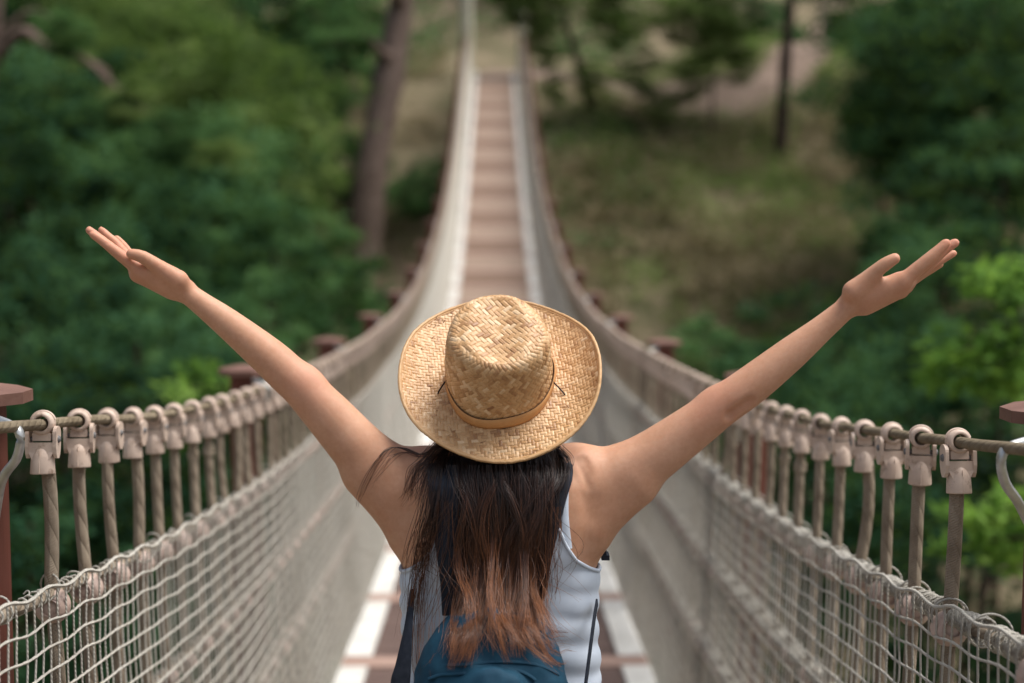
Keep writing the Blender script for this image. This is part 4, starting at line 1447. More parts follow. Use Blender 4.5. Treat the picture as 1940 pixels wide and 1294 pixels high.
for i, (k, n, s0, s1) in enumerate(mass):
    # each lock is a few finer strands bundles, so that the mass splits towards its ends
    nb_ = 6
    for b_i in range(nb_):
        Rb = np.random.default_rng(1000 + 10 * i + b_i)
        w0, w1, A_, f_, p_ = Rb.normal(0, 5.5), Rb.normal(0, 15), Rb.uniform(5, 13), Rb.uniform(.8, 1.5), Rb.uniform(0, 6.3)
        yy = Rb.normal(0, 24)
        kb = [(x + w0 * (1 - q) + w1 * q + A_ * math.sin(6.28 * f_ * q + p_) * min(1, q * 2.2), y + yy * q ** 2, e + Rb.uniform(-.003, .010)) for (x, y, e), q in zip(k, np.linspace(0, 1, len(k)))]
        lock(kb, n // nb_, s0 * .50, s1 * .32, seed=i * 10 + b_i, curl=.0035, hue=Rb.normal(.10, .15))
        lock(kb, 7, s0 * .9, s1 * 1.1, seed=700 + i * 10 + b_i, curl=.008, r=.00036, hue=.22)
    if 1 < i < 7: lock(k, n // 6, s0 * 1.5, s1 * 2.2, seed=440 + i, curl=.014, r=.00036, hue=.25)
# looser locks that sweep across the mass
for i, k in enumerate([
    [(1064, 840, .03), (1062, 895, .014), (1034, 950, .016), (1000, 1000, .020), (978, 1060, .020), (972, 1130, .018), (985, 1190, .012)],
    [(1040, 840, .03), (1040, 900, .018), (1000, 960, .022), (968, 1010, .024), (952, 1070, .022), (946, 1130, .018), (930, 1205, .012)],
    [(1052, 845, .03), (1042, 905, .012), (1024, 980, .014), (1008, 1050, .016), (1008, 1110, .014), (1030, 1170, .010), (1056, 1206, .008)],
    [(860, 840, .03), (868, 900, .016), (892, 960, .020), (906, 1020, .022), (900, 1090, .020), (884, 1150, .016), (862, 1200, .012)],
    [(880, 840, .03), (890, 900, .020), (884, 960, .022), (870, 1020, .016), (872, 1080, .014), (890, 1140, .014), (896, 1205, .012)],
    [(960, 840, .03), (944, 900, .026), (918, 960, .026), (912, 1020, .024), (930, 1080, .022), (958, 1140, .018), (968, 1215, .012)],
    [(925, 840, .03), (944, 900, .026), (972, 960, .026), (990, 1020, .022), (984, 1090, .020), (962, 1150, .018), (950, 1225, .012)],
    [(1000, 840, .03), (1018, 900, .020), (1022, 970, .020), (1000, 1030, .022), (1002, 1090, .018), (1024, 1150, .012), (1046, 1196, .010)]]):
    lock(k, 46, .0045, .0030, seed=900 + i, curl=.0045, hue=.16 + .05 * (i % 3), r=.00045)
    lock(k, 10, .009, .010, seed=920 + i, curl=.012, hue=.28, r=.00034)
# a dark under layer that stops earlier
for i, (x0, x1, x2) in enumerate([(868, 882, 888), (886, 902, 906), (915, 925, 925), (950, 950, 948), (978, 976, 972), (1004, 998, 992)]):
    lock([(x0, 800, .03), (x0 + 8, 880, .012), (x1, 980, .004), (x2, 1060, .003), (x2, 1125, .003)], 110, .008, .006, r=.0005, seed=80 + i, lay=.010, hue=-.05)
# left lock over the strap and down beside the arm hole
lock([(838, 800, .03), (832, 880, .014), (822, 950, .012), (806, 1020, .012), (792, 1090, .020), (786, 1160, .030), (788, 1250, .03), (792, 1285, .03)], 40, .008, .008, seed=120, hue=.18, a0=.25, a1=.9, curl=.008)
lock([(842, 800, .03), (840, 880, .014), (828, 960, .014), (812, 1030, .014), (800, 1085, .020), (786, 1150, .03), (778, 1230, .03)], 32, .010, .008, seed=121, hue=.18, a0=.25, a1=.85, curl=.010)
lock([(835, 800, .03), (822, 890, .016), (804, 970, .014), (786, 1040, .018), (776, 1100, .030), (774, 1170, .035)], 22, .008, .008, seed=122, hue=.18, a0=.3, a1=.85, curl=.010)
# stray hairs over the left shoulder
lock([(838, 830, .02), (800, 862, .010), (765, 848, .006), (735, 852, .004), (706, 890, .004), (682, 940, .012), (676, 960, .014)], 9, .0050, .0032, seed=130, root=False, hue=.62, a0=.35, a1=.8, curl=.004, r=.00042, lay=.006)
lock([(840, 835, .02), (806, 866, .010), (772, 856, .006), (742, 866, .004), (716, 902, .004), (700, 925, .010)], 7, .0060, .0050, seed=137, root=False, hue=.7, curl=.006, r=.00034, lay=.006)
lock([(836, 840, .02), (806, 872, .008), (786, 890, .004), (772, 925, .003), (764, 950, .003)], 20, .007, .007, seed=131, root=False, hue=.55, a0=.35, a1=.8, curl=.004, lay=.005)
lock([(838, 840, .02), (812, 880, .008), (798, 925, .005), (786, 960, .004)], 26, .008, .008, seed=132, root=False, hue=.45, a0=.3, a1=.8, curl=.006, lay=.005)
# wisps across the white top
lock([(850, 950, .02), (846, 1020, .012), (838, 1090, .010), (818, 1170, .012), (800, 1210, .012)], 12, .012, .012, seed=133, root=False, hue=.35, a0=.3, a1=.9, curl=.012, r=.0004)
lock([(1052, 960, .012), (1050, 1030, .008), (1046, 1090, .006), (1040, 1150, .006)], 10, .006, .008, seed=134, root=False, hue=.35, a0=.2, a1=.6, curl=.006, r=.0004)
lock([(1050, 850, .03), (1068, 885, .012), (1060, 940, .008), (1044, 1010, .008), (1030, 1080, .008)], 24, .006, .007, seed=135, a0=.05, a1=.5, curl=.008)
lock([(1060, 845, .03), (1076, 868, .016), (1074, 895, .010), (1062, 930, .008)], 20, .005, .005, seed=136, a0=.05, a1=.4, curl=.004)
for q_ in range(26):
    x0 = rng.uniform(850, 1035)
    lock([(x0, 880, .03), (x0 + rng.normal(0, 14), 960, .02), (x0 + rng.normal(0, 28), 1050, .018), (x0 + rng.normal(0, 40), 1140, .018)], 3, .004, .016, seed=200 + q_, root=False, hue=.1, curl=.014, r=.00034, a0=.1, a1=.85)
hair = link('hair', mesh_np('hair', np.concatenate(HV), np.concatenate(HQ), attr={'along': np.concatenate(HL), 'strand': np.concatenate(HS_)}), M['hair'], person)
# hair close to the skull
fh = Field(HC - .16, HC + .16, .005)
fh.ell(HC - .006 * HF + .004 * HN, (.081, .098, .094), HM, .01)
fh.ell(HC - .045 * HF - .055 * HN, (.066, .045, .060), HM, .03)
fh.ell(HC + .085 * HF - .075 * HN, (.062, .075, .085), HM, .01, 'cut')
x, qh = fh.surface(0, 2)
sc_ = link('scalp_hair', mesh_np('scalp_hair', x, qh, attr={'along': np.full(len(x), .1), 'strand': np.full(len(x), .4)}), M['hair'], hair)
# ------------------------------------------------------------------ the gorge and the far bank
def terrain_z(x, y):
    x = np.asarray(x, float); y = np.asarray(y, float)
    k = np.array([(-40, 2), (-12, -2.0), (-4, -3.2), (4, -8), (12, -11.5), (20, -11), (26, -8.0), (35, -3.3), (43, 2.0), (46.5, 4.6), (49, 5.35), (54, 6.6), (62, 10.5), (80, 21), (110, 42), (180, 85)])
    z = np.interp(y + .0 * x, k[:, 0], k[:, 1])
    n = vnoise(np.stack([x * .22, y * .22, 0 * x], -1), 41) - .5
    n2 = vnoise(np.stack([x * .9, y * .9, 0 * x + 3], -1), 42) - .5
    pathd = np.clip((np.abs(x) - 1.5) / 2.5, 0, 1)
    nearp = np.where((y > 43) & (y < 56), pathd, 1.0)
    z = z + (1.6 * n + .35 * n2) * nearp
    # the bank leans up to the right, with a shelf for the path
    z = z + .06 * np.clip(x - 2, 0, 30) * np.clip((y - 40) / 12, 0, 1) * .6
    return z


M['soil'] = None
m_, nt_, out_ = mat_new('hillside_soil_material'); t = NT(nt_)
pos = geo_pos(t)
n1 = t.noise(.35, 5, .65, pos); n2 = t.noise(2.4, 5, .65, pos); n3 = t.noise(14, 4, .6, pos)
f_ = t.math('ADD', t.math('MULTIPLY', n1, .45), t.math('ADD', t.math('MULTIPLY', n2, .35), t.math('MULTIPLY', n3, .2)))
c_ = t.ramp(f_, [(.34, (.055, .068, .030)), (.46, (.12, .105, .060)), (.56, (.20, .158, .102)), (.70, (.29, .23, .165))])
t.bsdf(c_, .95, n3, .6, .05, .1, out_)
M['soil'] = m_
gx_ = np.concatenate([np.linspace(-160, -30, 27), np.linspace(-29, 29, 117), np.linspace(30, 160, 27)])
gy_ = np.concatenate([np.linspace(-40, 10, 30), np.linspace(10.5, 62, 104), np.linspace(63, 180, 50)])
GX, GY = np.meshgrid(gx_, gy_, indexing='ij')
GZ = terrain_z(GX, GY)
n0, n1_ = GX.shape
idx = np.arange(n0 * n1_).reshape(n0, n1_)
qd = np.stack([idx[:-1, :-1], idx[1:, :-1], idx[1:, 1:], idx[:-1, 1:]], -1).reshape(-1, 4)
tag(link('ground', mesh_np('ground', np.stack([GX, GY, GZ], -1).reshape(-1, 3), qd), M['soil']), 'brown and green hillside of the gorge behind the bridge', 'hillside', kind='structure')

# footpath climbing away to the right of the bridge head
M['path'] = m_plain('trodden_path_material', (.14, .10, .078), (.22, .165, .128), .95, 3, 30, .4, .1)
ck = spline([(0, 47.6), (2.4, 48.2), (5.0, 46.9), (7.6, 46.2), (9.8, 47.6), (11.6, 52), (13.6, 58.5), (16.2, 66), (19.0, 74), (23, 84)], 90)
tg = np.gradient(ck, axis=0); tg /= np.linalg.norm(tg, axis=1)[:, None]
sd = np.stack([-tg[:, 1], tg[:, 0]], 1)
wd = np.interp(np.linspace(0, 1, 90), [0, .12, .30, .42, .55, 1], [1.0, .7, 1.3, 1.0, .5, .6])
rows = []
for a in np.linspace(-1, 1, 7):
    xy = ck + sd * (a * wd * (1 + .15 * np.sin(np.arange(90) * .9 + a)))[:, None]
    rows.append(np.stack([xy[:, 0], xy[:, 1], terrain_z(xy[:, 0], xy[:, 1]) + .05], -1))
R_ = np.stack(rows, 1); m0, m1 = R_.shape[:2]
idx = np.arange(m0 * m1).reshape(m0, m1)
tag(link('path', mesh_np('path', R_.reshape(-1, 3), np.stack([idx[:-1, :-1], idx[:-1, 1:], idx[1:, 1:], idx[1:, :-1]], -1).reshape(-1, 4)), M['path']),
    'trodden earth footpath climbing the hillside beyond the bridge', 'path', kind='structure')

# leaf masses ---------------------------------------------------------------
def leaf_quads(C, size, R, slim=.55, bend=.25, up=.35):
    """one bent leaf (two quads) at each point of C"""
    n = len(C)
    a = R.normal(0, 1, (n, 3)); a[:, 2] *= .6; a /= np.linalg.norm(a, axis=1)[:, None]
    u = R.normal(0, 1, (n, 3)); u[:, 2] = np.abs(u[:, 2]) + up
    b = np.cross(a, u); b /= np.linalg.norm(b, axis=1)[:, None] + 1e-9
    nn = np.cross(a, b)
    s = (size * R.uniform(.6, 1.35, n))[:, None]
    w = s * slim * .5
    p0 = C - a * s * .5; p1 = C + a * s * .5 - nn * s * bend
    m = C + nn * s * bend * .3
    V = np.stack([p0, m + b * w, p1, m - b * w], 1).reshape(-1, 3)
    return V, np.arange(4 * n).reshape(n, 4)


def crown_cloud(rad, nclump, per, size, seed, squash=(1, 1, .85), clump_r=.28, slim=.55, hollow=.45):
    R = np.random.default_rng(seed)
    d = R.normal(0, 1, (nclump, 3)); d /= np.linalg.norm(d, axis=1)[:, None]
    lump = .68 + .5 * vnoise(d * 1.7 + 9, seed)[:, None]
    rr = (hollow + (1 - hollow) * R.random((nclump, 1)) ** .5)
    c = d * rr * lump * rad * np.array(squash)
    cr = clump_r * rad * R.uniform(.5, 1.25, (nclump, 1))
    C = np.repeat(c, per, 0) + R.normal(0, 1, (nclump * per, 3)) * np.repeat(cr, per, 0) * .5 * np.array([1, 1, .62])
    v, q = leaf_quads(C, size, R, slim)
    return v, q, np.repeat(np.repeat(R.random(nclump), per), 4)


def pine_cloud(rad, nb, per, size, seed):
    """flat tufted boughs in loose tiers"""
    R = np.random.default_rng(seed)
    C = []; tn = []
    for i in range(nb):
        h = R.uniform(-1, 1); a = R.uniform(0, 6.28)
        L = rad * (.35 + .65 * math.sqrt(max(0.02, 1 - h * h))) * R.uniform(.6, 1.05)
        k = R.integers(3, 6)
        for j in range(k):
            q = (j + 1) / k
            c = np.array([math.cos(a) * L * q, math.sin(a) * L * q, h * rad * .8 + .18 * rad * q * R.uniform(-.6, 1)])
            C.append(c + R.normal(0, .09 * rad, (per, 3)) * np.array([1.2, 1.2, .7])); tn.append(np.full(per, R.random()))
    v, q = leaf_quads(np.concatenate(C), size, R, .22, .1, .8)
    return v, q, np.repeat(np.concatenate(tn), 4)


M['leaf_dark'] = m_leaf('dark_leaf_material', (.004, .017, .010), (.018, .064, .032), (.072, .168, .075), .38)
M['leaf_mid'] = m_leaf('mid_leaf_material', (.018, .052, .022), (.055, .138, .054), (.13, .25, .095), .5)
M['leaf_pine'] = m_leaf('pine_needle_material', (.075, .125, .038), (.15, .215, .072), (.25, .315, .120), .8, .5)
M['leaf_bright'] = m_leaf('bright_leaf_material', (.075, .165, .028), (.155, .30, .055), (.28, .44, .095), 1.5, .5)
M['leaf_dry'] = m_leaf('dry_leaf_material', (.15, .115, .064), (.25, .20, .120), (.37, .30, .19), .9, .15)
M['bark'] = m_plain('bark_material', (.095, .066, .052), (.20, .148, .122), .95, 7, 40, .8, .1, 6, .03)
M['bark_dark'] = m_plain('dark_bark_material', (.022, .015, .012), (.055, .038, .030), .95, 7, 40, .8, .1, 6, .03)


def cmesh(name, vq, mat):
    me = mesh_np(name, vq[0], vq[1], smooth=False, attr={'clump': vq[2]}); me.materials.append(mat); return me


CM = {}
for i in range(4):
    CM['dark%d' % i] = crown_cloud(1, 62, 115, .062, 300 + i, clump_r=.22)
    CM['mid%d' % i] = crown_cloud(1, 56, 110, .062, 320 + i, clump_r=.20)
for i in range(3):
    CM['pine%d' % i] = pine_cloud(1, 42, 40, .115, 340 + i)
_cm = {}


def crown_me(key, matk):
    if (key, matk) not in _cm: _cm[(key, matk)] = cmesh('crown', CM[key], M[matk])
    return _cm[(key, matk)]


def trunk_mb(pts, r0, r1, branches, seed, n=10):
    R = np.random.default_rng(seed)
    p = spline(pts, 24)
    b = MB(); b.tube(p, np.linspace(r0, r1, 24) * (1 + .05 * R.normal(0, 1, 24)), n)
    for i in range(branches):
        j = int(R.uniform(10, 23)); a = R.uniform(0, 6.28); L = R.uniform(1, 2.2)
        q = p[j] + np.array([math.cos(a) * L, math.sin(a) * L, R.uniform(.2, 1.0)])
        m = (p[j] + q) / 2 + np.array([0, 0, -.12])
        b.tube(spline([p[j], m, q], 8), np.linspace(r1 * .9, r1 * .25, 8), 6)
    return b


def tree(name, label, cat, c, rad, key, matk, group=None, barkk='bark_dark', sq=1.0, seed=0, crowns=1, tr=None):
    """c: crown centre in the world; the trunk runs down to the ground under it"""
    R = np.random.default_rng(900 + seed)
    c = np.asarray(c, float)
    gz = float(terrain_z(c[0], c[1])) - .2
    gx0, gy0 = c[0] + R.normal(0, .15) * rad, c[1] + R.normal(0, .15) * rad
    root = empty(name, (gx0, gy0, gz)); tag(root, label, cat, group)
    r0 = tr or max(.05, .055 * rad)
    tb = trunk_mb([(gx0, gy0, gz), (c[0] + R.normal(0, .1) * rad, c[1], (gz + c[2]) / 2), (c[0], c[1], c[2] + .35 * rad)], r0, r0 * .3, 5, seed)
    tb.build('trunk', M[barkk], root)
    for k in range(crowns):
        cr = bpy.data.objects.new('crown', crown_me(key, matk)); COL.objects.link(cr)
        cr.parent = root; cr.location = Vector(c + (R.normal(0, .45, 3) * rad if k else 0)) - root.location
        cr.scale = (rad, rad, rad * sq); cr.rotation_euler = (R.uniform(-.15, .15), R.uniform(-.15, .15), R.uniform(0, 6.28))
    return root


G = 'trees crowding the wooded gorge'
# (px, py, depth, radius, mesh, material, label)
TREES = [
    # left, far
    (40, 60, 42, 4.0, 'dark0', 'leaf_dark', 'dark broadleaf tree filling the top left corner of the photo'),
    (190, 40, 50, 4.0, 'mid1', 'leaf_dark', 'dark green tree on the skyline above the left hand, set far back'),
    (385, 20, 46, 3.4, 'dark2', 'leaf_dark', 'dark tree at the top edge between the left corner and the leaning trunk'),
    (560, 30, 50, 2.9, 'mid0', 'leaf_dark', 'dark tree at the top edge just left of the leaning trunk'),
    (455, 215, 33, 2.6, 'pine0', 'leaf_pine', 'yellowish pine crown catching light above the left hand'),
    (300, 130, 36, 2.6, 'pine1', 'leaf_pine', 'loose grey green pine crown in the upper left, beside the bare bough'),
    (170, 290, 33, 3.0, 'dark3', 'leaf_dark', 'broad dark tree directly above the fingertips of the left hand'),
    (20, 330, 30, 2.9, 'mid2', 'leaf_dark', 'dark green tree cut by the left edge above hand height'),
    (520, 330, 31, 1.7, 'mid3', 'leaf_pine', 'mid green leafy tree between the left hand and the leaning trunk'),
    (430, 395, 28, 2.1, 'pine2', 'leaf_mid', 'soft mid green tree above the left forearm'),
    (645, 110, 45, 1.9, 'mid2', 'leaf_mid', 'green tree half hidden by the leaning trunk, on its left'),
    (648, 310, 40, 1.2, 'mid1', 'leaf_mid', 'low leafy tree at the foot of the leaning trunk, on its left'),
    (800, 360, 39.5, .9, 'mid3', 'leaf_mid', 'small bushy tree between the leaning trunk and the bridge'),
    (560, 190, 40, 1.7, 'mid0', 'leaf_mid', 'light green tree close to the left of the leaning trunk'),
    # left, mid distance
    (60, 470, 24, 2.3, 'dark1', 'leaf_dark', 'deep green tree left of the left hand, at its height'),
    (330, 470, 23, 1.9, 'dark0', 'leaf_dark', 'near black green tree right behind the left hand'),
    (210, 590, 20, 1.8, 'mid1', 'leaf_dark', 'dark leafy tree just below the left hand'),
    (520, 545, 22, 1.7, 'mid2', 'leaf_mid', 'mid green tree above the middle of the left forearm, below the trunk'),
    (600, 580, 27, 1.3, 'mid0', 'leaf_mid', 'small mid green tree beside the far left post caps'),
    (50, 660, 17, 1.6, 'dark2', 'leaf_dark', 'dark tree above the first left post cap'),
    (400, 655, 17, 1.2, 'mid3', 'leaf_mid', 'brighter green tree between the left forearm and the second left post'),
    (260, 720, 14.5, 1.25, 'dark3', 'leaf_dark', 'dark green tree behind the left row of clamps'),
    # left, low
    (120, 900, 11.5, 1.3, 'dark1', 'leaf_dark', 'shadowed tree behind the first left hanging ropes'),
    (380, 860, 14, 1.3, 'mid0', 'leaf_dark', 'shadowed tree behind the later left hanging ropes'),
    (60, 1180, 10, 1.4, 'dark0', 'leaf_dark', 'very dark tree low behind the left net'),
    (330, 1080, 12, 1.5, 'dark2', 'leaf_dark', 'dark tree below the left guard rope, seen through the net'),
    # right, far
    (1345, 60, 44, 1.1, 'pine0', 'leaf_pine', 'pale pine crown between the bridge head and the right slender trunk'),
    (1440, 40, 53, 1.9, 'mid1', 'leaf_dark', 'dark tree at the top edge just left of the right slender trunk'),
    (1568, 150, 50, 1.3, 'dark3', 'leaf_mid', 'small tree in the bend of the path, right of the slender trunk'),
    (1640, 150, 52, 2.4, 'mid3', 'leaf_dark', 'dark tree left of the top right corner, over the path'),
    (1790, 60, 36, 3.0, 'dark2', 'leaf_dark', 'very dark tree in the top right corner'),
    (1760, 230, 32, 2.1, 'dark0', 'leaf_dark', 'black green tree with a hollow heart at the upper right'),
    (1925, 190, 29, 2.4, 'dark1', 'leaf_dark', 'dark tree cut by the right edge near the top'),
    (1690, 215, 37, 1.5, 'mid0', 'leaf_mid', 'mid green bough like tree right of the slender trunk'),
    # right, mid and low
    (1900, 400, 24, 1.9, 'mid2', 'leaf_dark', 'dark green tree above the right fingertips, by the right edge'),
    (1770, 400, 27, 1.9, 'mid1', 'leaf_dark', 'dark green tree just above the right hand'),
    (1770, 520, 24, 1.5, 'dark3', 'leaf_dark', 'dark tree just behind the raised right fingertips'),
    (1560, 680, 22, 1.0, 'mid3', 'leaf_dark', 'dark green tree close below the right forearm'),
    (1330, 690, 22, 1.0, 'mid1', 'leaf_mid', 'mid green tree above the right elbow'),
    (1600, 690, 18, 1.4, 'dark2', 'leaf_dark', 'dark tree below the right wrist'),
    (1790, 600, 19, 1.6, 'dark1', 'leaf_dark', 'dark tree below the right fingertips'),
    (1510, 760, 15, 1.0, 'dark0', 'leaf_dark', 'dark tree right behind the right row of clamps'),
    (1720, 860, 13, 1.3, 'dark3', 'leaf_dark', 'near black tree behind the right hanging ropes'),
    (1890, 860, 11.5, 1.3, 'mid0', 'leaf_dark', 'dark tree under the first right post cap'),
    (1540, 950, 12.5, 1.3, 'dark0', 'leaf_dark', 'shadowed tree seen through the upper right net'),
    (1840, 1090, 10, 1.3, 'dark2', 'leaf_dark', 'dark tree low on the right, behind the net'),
]
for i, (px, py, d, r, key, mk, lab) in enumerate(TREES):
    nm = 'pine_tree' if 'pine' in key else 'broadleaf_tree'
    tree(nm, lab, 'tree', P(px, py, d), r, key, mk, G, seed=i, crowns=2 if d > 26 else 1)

# the two trunks that read clearly
def big_tree(name, label, base, keys, r0, r1, barkk, crown, seed):
    root = empty(name, tuple(base)); tag(root, label, 'tree')
    trunk_mb([base] + keys, r0, r1, 4, seed, 14).build('trunk', M[barkk], root)
    for (c, r, key, mk) in crown:
        cr = bpy.data.objects.new('crown', crown_me(key, mk)); COL.objects.link(cr); cr.parent = root
        cr.location = Vector(c) - root.location; cr.scale = (r, r, r * .8); cr.rotation_euler = (0, 0, seed)
    return root


bl = P(688, 452, 36.5); bl[2] -= .6
big_tree('pine_tree', 'tall pine with a bare leaning grey brown trunk left of the bridge head', bl,
         [P(703, 330, 36.8), P(738, 140, 37.4), P(765, -20, 38), P(790, -200, 38.5), P(800, -330, 39)], .46, .26, 'bark',
         [(P(800, -330, 39), 2.6, 'pine1', 'leaf_pine'), (P(720, -260, 38), 2.0, 'pine0', 'leaf_pine'), (P(860, -270, 40), 2.0, 'pine2', 'leaf_pine')], 3)
br = P(1478, 282, 43.5); br[2] -= .4
big_tree('slender_tree', 'slender dark trunk standing by the path on the right of the hillside', br,
         [P(1484, 180, 43.5), P(1492, 60, 43.6), P(1502, -40, 43.8), P(1508, -160, 44)], .20, .12, 'bark_dark',
         [(P(1508, -170, 44), 2.2, 'dark1', 'leaf_dark'), (P(1440, -110, 44), 1.5, 'mid1', 'leaf_dark')], 5)
# pine whose drooping bough hangs in front of the bridge head on the right
pr = P(1128, 255, 45.6); pr[2] = float(terrain_z(pr[0], pr[1])) - .3
root = empty('pine_tree', tuple(pr)); tag(root, 'crooked young pine with thin dark stem right beside the bridge head', 'tree')
tb = MB()
st_ = spline([pr, P(1116, 190, 45.0), P(1092, 110, 44.5), P(1072, 40, 44.5), P(1066, -60, 44.8), P(1075, -180, 45)], 30)
tb.tube(st_, np.linspace(.13, .07, 30), 10)
for (a, e) in ((14, (1180, 60)), (11, (1200, 130)), (17, (1010, 70)), (20, (1150, 10)), (23, (1250, -20)), (9, (1040, 160))):
    q = P(*e, 44.2); tb.tube(spline([st_[a], (st_[a] + q) / 2 + np.array([0, 0, .12]), q], 8), np.linspace(.05, .02, 8), 6)
tb.build('trunk', M['bark_dark'], root)
for k_, (x, y, r) in enumerate(((1175, 50, 1.05), (1215, 140, 1.0), (1125, 10, .95), (1270, 30, 1.2), (1305, 150, 1.0), (1030, 50, .75), (1115, 150, .7), (1050, 165, .6), (1375, 75, 1.1), (1255, 205, .75), (1400, 130, .7), (1180, -30, 1.0), (1002, 14, .85), (1015, 78, .65), (1040, -20, .9), (985, -25, .8), (950, -20, .7), (1040, 110, .6), (970, 30, .45))):
    cr = bpy.data.objects.new('crown', crown_me('pine%d' % (k_ % 3), 'leaf_pine')); COL.objects.link(cr); cr.parent = root
    cr.location = Vector(P(x, y, 44.4)) - root.location; cr.scale = (r, r, r * .8); cr.rotation_euler = (0, 0, k_)
# dead bough in the upper left, on its own leaning tree
dr = P(-60, 260, 24); dr[2] = float(terrain_z(dr[0], dr[1]))
root = empty('bare_tree', tuple(dr)); tag(root, 'dark tree with long bare crooked bough reaching in at the upper left', 'tree')
tb = MB()
st_ = spline([dr, P(-50, 420, 24), P(-30, 180, 24), P(-10, 20, 24), P(-5, -120, 24)], 26); tb.tube(st_, np.linspace(.2, .1, 26), 10)
tb.tube(spline([st_[14], P(40, 60, 23.8), P(95, 95, 23.6), P(160, 112, 23.4), P(230, 175, 23.2), P(330, 250, 23)], 24), np.linspace(.11, .025, 24), 8)
tb.tube(spline([P(160, 112, 23.4), P(205, 140, 23.4), P(200, 200, 23.5)], 10), np.linspace(.05, .02, 10), 6)
tb.tube(spline([st_[16], P(60, 20, 24), P(120, 55, 24)], 10), np.linspace(.06, .02, 10), 6)
tb.build('trunk', M['bark'], root)
for k_, (x, y, r) in enumerate(((330, 255, .75), (250, 190, .6), (205, 215, .5), (420, 300, .6), (120, 60, .6))):
    cr = bpy.data.objects.new('crown', crown_me('pine%d' % (k_ % 3), 'leaf_pine' if k_ % 2 else 'leaf_mid')); COL.objects.link(cr); cr.parent = root
    cr.location = Vector(P(x, y, 23)) - root.location; cr.scale = (r, r, r * .7); cr.rotation_euler = (0, 0, k_)

# bright saplings at the right edge, nearer than the rest
def sapling(label, d, spots, seed):
    R = np.random.default_rng(seed)
    c0 = P(*spots[0][:2], d); gz = float(terrain_z(c0[0] + .6, c0[1]))
    root = empty('sapling', (c0[0] + .6, c0[1], gz)); tag(root, label, 'sapling')
    tb = MB()
    top = c0 + np.array([.5, 0, .3])
    tb.tube(spline([(c0[0] + .6, c0[1], gz), (c0[0] + .8, c0[1], (gz + c0[2]) / 2), top], 16), np.linspace(.05, .015, 16), 8)
    L = []
    for (x, y, r) in spots:
        c = P(x, y, d + R.normal(0, .12))
        tb.tube(spline([top - np.array([.0, 0, .5]), (top + c) / 2 - np.array([0, 0, .2]), c], 8), np.linspace(.014, .004, 8), 5)
        n = int(60 * (r / .18) ** 2)
        L.append(c + R.normal(0, r * .5, (n, 3)) * np.array([1.15, 1, .55]))
    tb.build('trunk', M['bark_dark'], root)
    v, q = leaf_quads(np.concatenate(L), .10, R, .6, .2, .9)
    link('foliage', mesh_np('foliage', v, q, smooth=False, attr={'clump': np.repeat(np.concatenate([np.full(len(l), R.random()) for l in L]), 4)}), M['leaf_bright'], root)


sapling('bright yellow green sapling at the right edge, level with the right elbow', 8.0,
        [(1905, 520, .20), (1870, 545, .15), (1935, 560, .18), (1835, 655, .20), (1790, 680, .15), (1890, 690, .22), (1770, 720, .13), (1925, 640, .18), (1850, 735, .15), (1930, 730, .2)], 3)
sapling('bright green sapling low at the right edge, behind the first right hanging rope', 7.0,
        [(1900, 960, .17), (1850, 985, .13), (1925, 1000, .18), (1870, 1030, .13), (1935, 1060, .16), (1800, 960, .08), (1780, 1040, .07)], 4)
sapling('light green sapling behind the second left post', 10.5,
        [(370, 700, .16), (420, 730, .15), (345, 740, .14), (300, 800, .13), (390, 790, .13), (330, 850, .1)], 6)

# undergrowth, dry brush and grass: nobody could count these
def scatter(n, x0, x1, y0, y1, seed, keep):
    R = np.random.default_rng(seed)
    x = R.uniform(x0, x1, n); y = R.uniform(y0, y1, n)
    k = keep(x, y, R)
    return x[k], y[k], R


def brush(name, label, cat, n, area, per, size, spread, mat, seed, keep, slim=.5, lift=.35):
    x, y, R = scatter(n, *area, seed, keep)
    z = terrain_z(x, y)
    s = spread * R.uniform(.5, 1.4, len(x))
    C = np.repeat(np.stack([x, y, z + lift * s], -1), per, 0) + R.normal(0, 1, (len(x) * per, 3)) * np.repeat(s, per)[:, None] * np.array([.55, .55, .38])
    v, q = leaf_quads(C, size, R, slim)
    tag(link(name, mesh_np(name, v, q, smooth=False, attr={'clump': np.repeat(np.repeat(R.random(len(x)), per), 4)}), mat), label, cat, kind='stuff')


def clear(x, y): return (np.abs(x) > 1.9) | (y < 42)


def dpath(x, y):
    d = np.full(len(x), 99.)
    for c in ck[::3]: d = np.minimum(d, np.hypot(x - c[0], y - c[1]))
    return d


def fieldn(x, y, s, f=.25): return vnoise(np.stack([x * f, y * f, 0 * x + s], -1), 77)


brush('undergrowth', 'low green undergrowth covering the gorge sides', 'undergrowth', 6200, (-30, 34, 18, 66), 26, .17, .62, M['leaf_mid'], 501,
      lambda x, y, R: clear(x, y) & (dpath(x, y) > 1.3) & ((fieldn(x, y, 1) > .47) | (x < -4)) & ~((x > 1.5) & (x < 14) & (y > 30) & (y < 44) & (fieldn(x, y, 1) < .70)))
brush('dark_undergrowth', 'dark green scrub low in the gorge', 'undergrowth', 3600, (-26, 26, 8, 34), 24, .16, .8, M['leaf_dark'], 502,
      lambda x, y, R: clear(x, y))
brush('dry_brush', 'dry brown brush on the bare slope right of the bridge', 'brush', 5200, (1.6, 15, 31, 47), 22, .20, .5, M['leaf_dry'], 503,
      lambda x, y, R: (dpath(x, y) > 1.2) & (fieldn(x, y, 5, .5) > .36), .22)
brush('dry_brush', 'dry straw coloured grass on the slope left of the bridge head', 'brush', 1500, (-9, -1.8, 38, 54), 22, .20, .5, M['leaf_dry'], 504,
      lambda x, y, R: fieldn(x, y, 5, .5) > .38, .22)
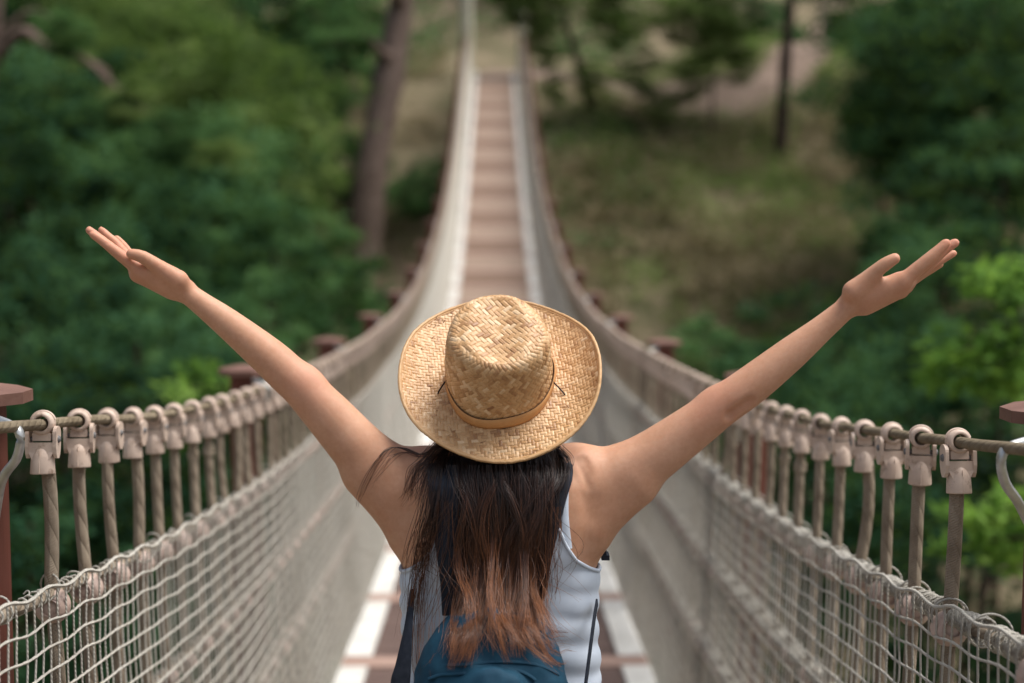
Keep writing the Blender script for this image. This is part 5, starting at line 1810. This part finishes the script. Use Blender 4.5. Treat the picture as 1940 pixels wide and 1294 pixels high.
brush('grass', 'fresh green grass on the slope close to the right of the bridge', 'grass', 1300, (1.5, 11, 33, 48), 26, .16, .45, M['leaf_pine'], 507,
      lambda x, y, R: (dpath(x, y) > .9) & (fieldn(x, y, 12, .5) > .45), .3)
brush('hill_scrub', 'distant scrub on the hillside above the bridge', 'scrub', 5200, (-60, 70, 54, 120), 20, .34, 1.3, M['leaf_mid'], 505,
      lambda x, y, R: (dpath(x, y) > 1.6) & (fieldn(x, y, 8, .12) > .40))
brush('grass', 'green grass bank below the footpath', 'grass', 1800, (3, 17, 41, 50), 26, .16, .42, M['leaf_pine'], 506,
      lambda x, y, R: (dpath(x, y) > 1.1) & (fieldn(x, y, 3, .6) > .33), .3)

# woodland on the hill behind, a mass of far trees
R = np.random.default_rng(31)
LV, LQ, LT, n_ = [], [], [], 0
for i in range(150):
    x = R.uniform(-75, 85); y = R.uniform(58, 130)
    if 8 < x < 24 and y < 80 and R.random() < .75: continue
    r = R.uniform(2.4, 4.6); z = float(terrain_z(np.array(x), np.array(y))) + r * R.uniform(.6, 1.1)
    v, q, tn_ = CM[['dark0', 'dark1', 'mid2', 'mid3'][i % 4]]
    LT.append(tn_)
    a = R.uniform(0, 6.28); ca, sa = math.cos(a), math.sin(a)
    vv = np.stack([v[:, 0] * ca - v[:, 1] * sa, v[:, 0] * sa + v[:, 1] * ca, v[:, 2] * 1.15], -1) * r + np.array([x, y, z])
    sel = R.random(len(q)) < .5
    LV.append(vv); LQ.append(q[sel] + n_); n_ += len(vv)
tag(link('woodland', mesh_np('woodland', np.concatenate(LV), np.concatenate(LQ), smooth=False, attr={'clump': np.concatenate(LT)}), M['leaf_dark']), 'dark far woodland closing off the hillside above the bridge', 'woodland', kind='stuff')
# ------------------------------------------------------------------ daylight: thin cloud, high sun from the right
SUN_EL, SUN_AZ = math.radians(66), math.radians(88)       # azimuth measured from +y towards +x
sd_ = bpy.data.lights.new('sun', 'SUN')
so = bpy.data.objects.new('sun', sd_); COL.objects.link(so)
d = Vector((math.sin(SUN_AZ) * math.cos(SUN_EL), math.cos(SUN_AZ) * math.cos(SUN_EL), math.sin(SUN_EL)))
so.rotation_euler = d.to_track_quat('Z', 'Y').to_euler()
so.location = d * 60
sd_.energy = 3.2
sd_.angle = math.radians(38)
sd_.color = (1.0, .968, .925)
w = bpy.data.worlds.new('World'); scn.world = w; w.use_nodes = True
nt = w.node_tree; nt.nodes.clear()
o = nt.nodes.new('ShaderNodeOutputWorld'); bg = nt.nodes.new('ShaderNodeBackground'); sk = nt.nodes.new('ShaderNodeTexSky')
sk.sky_type = 'NISHITA'; sk.sun_disc = False
sk.sun_elevation = SUN_EL; sk.sun_rotation = SUN_AZ
sk.air_density = 1.0; sk.dust_density = 3.0; sk.ozone_density = 1.0
bg.inputs[1].default_value = .11
hs = nt.nodes.new('ShaderNodeHueSaturation'); hs.inputs['Saturation'].default_value = .55
nt.links.new(sk.outputs[0], hs.inputs['Color']); nt.links.new(hs.outputs[0], bg.inputs[0]); nt.links.new(bg.outputs[0], o.inputs[0])
vs = scn.view_settings
scn.display_settings.display_device = 'sRGB'
vs.view_transform = 'Standard'; vs.look = 'None'; vs.exposure = 0.52; vs.gamma = 1.0
scn.render.engine = 'CYCLES'
cy = scn.cycles
cy.use_denoising = True
cy.max_bounces = 8; cy.diffuse_bounces = 4; cy.glossy_bounces = 3; cy.transmission_bounces = 4; cy.transparent_max_bounces = 8
cy.sample_clamp_indirect = 4
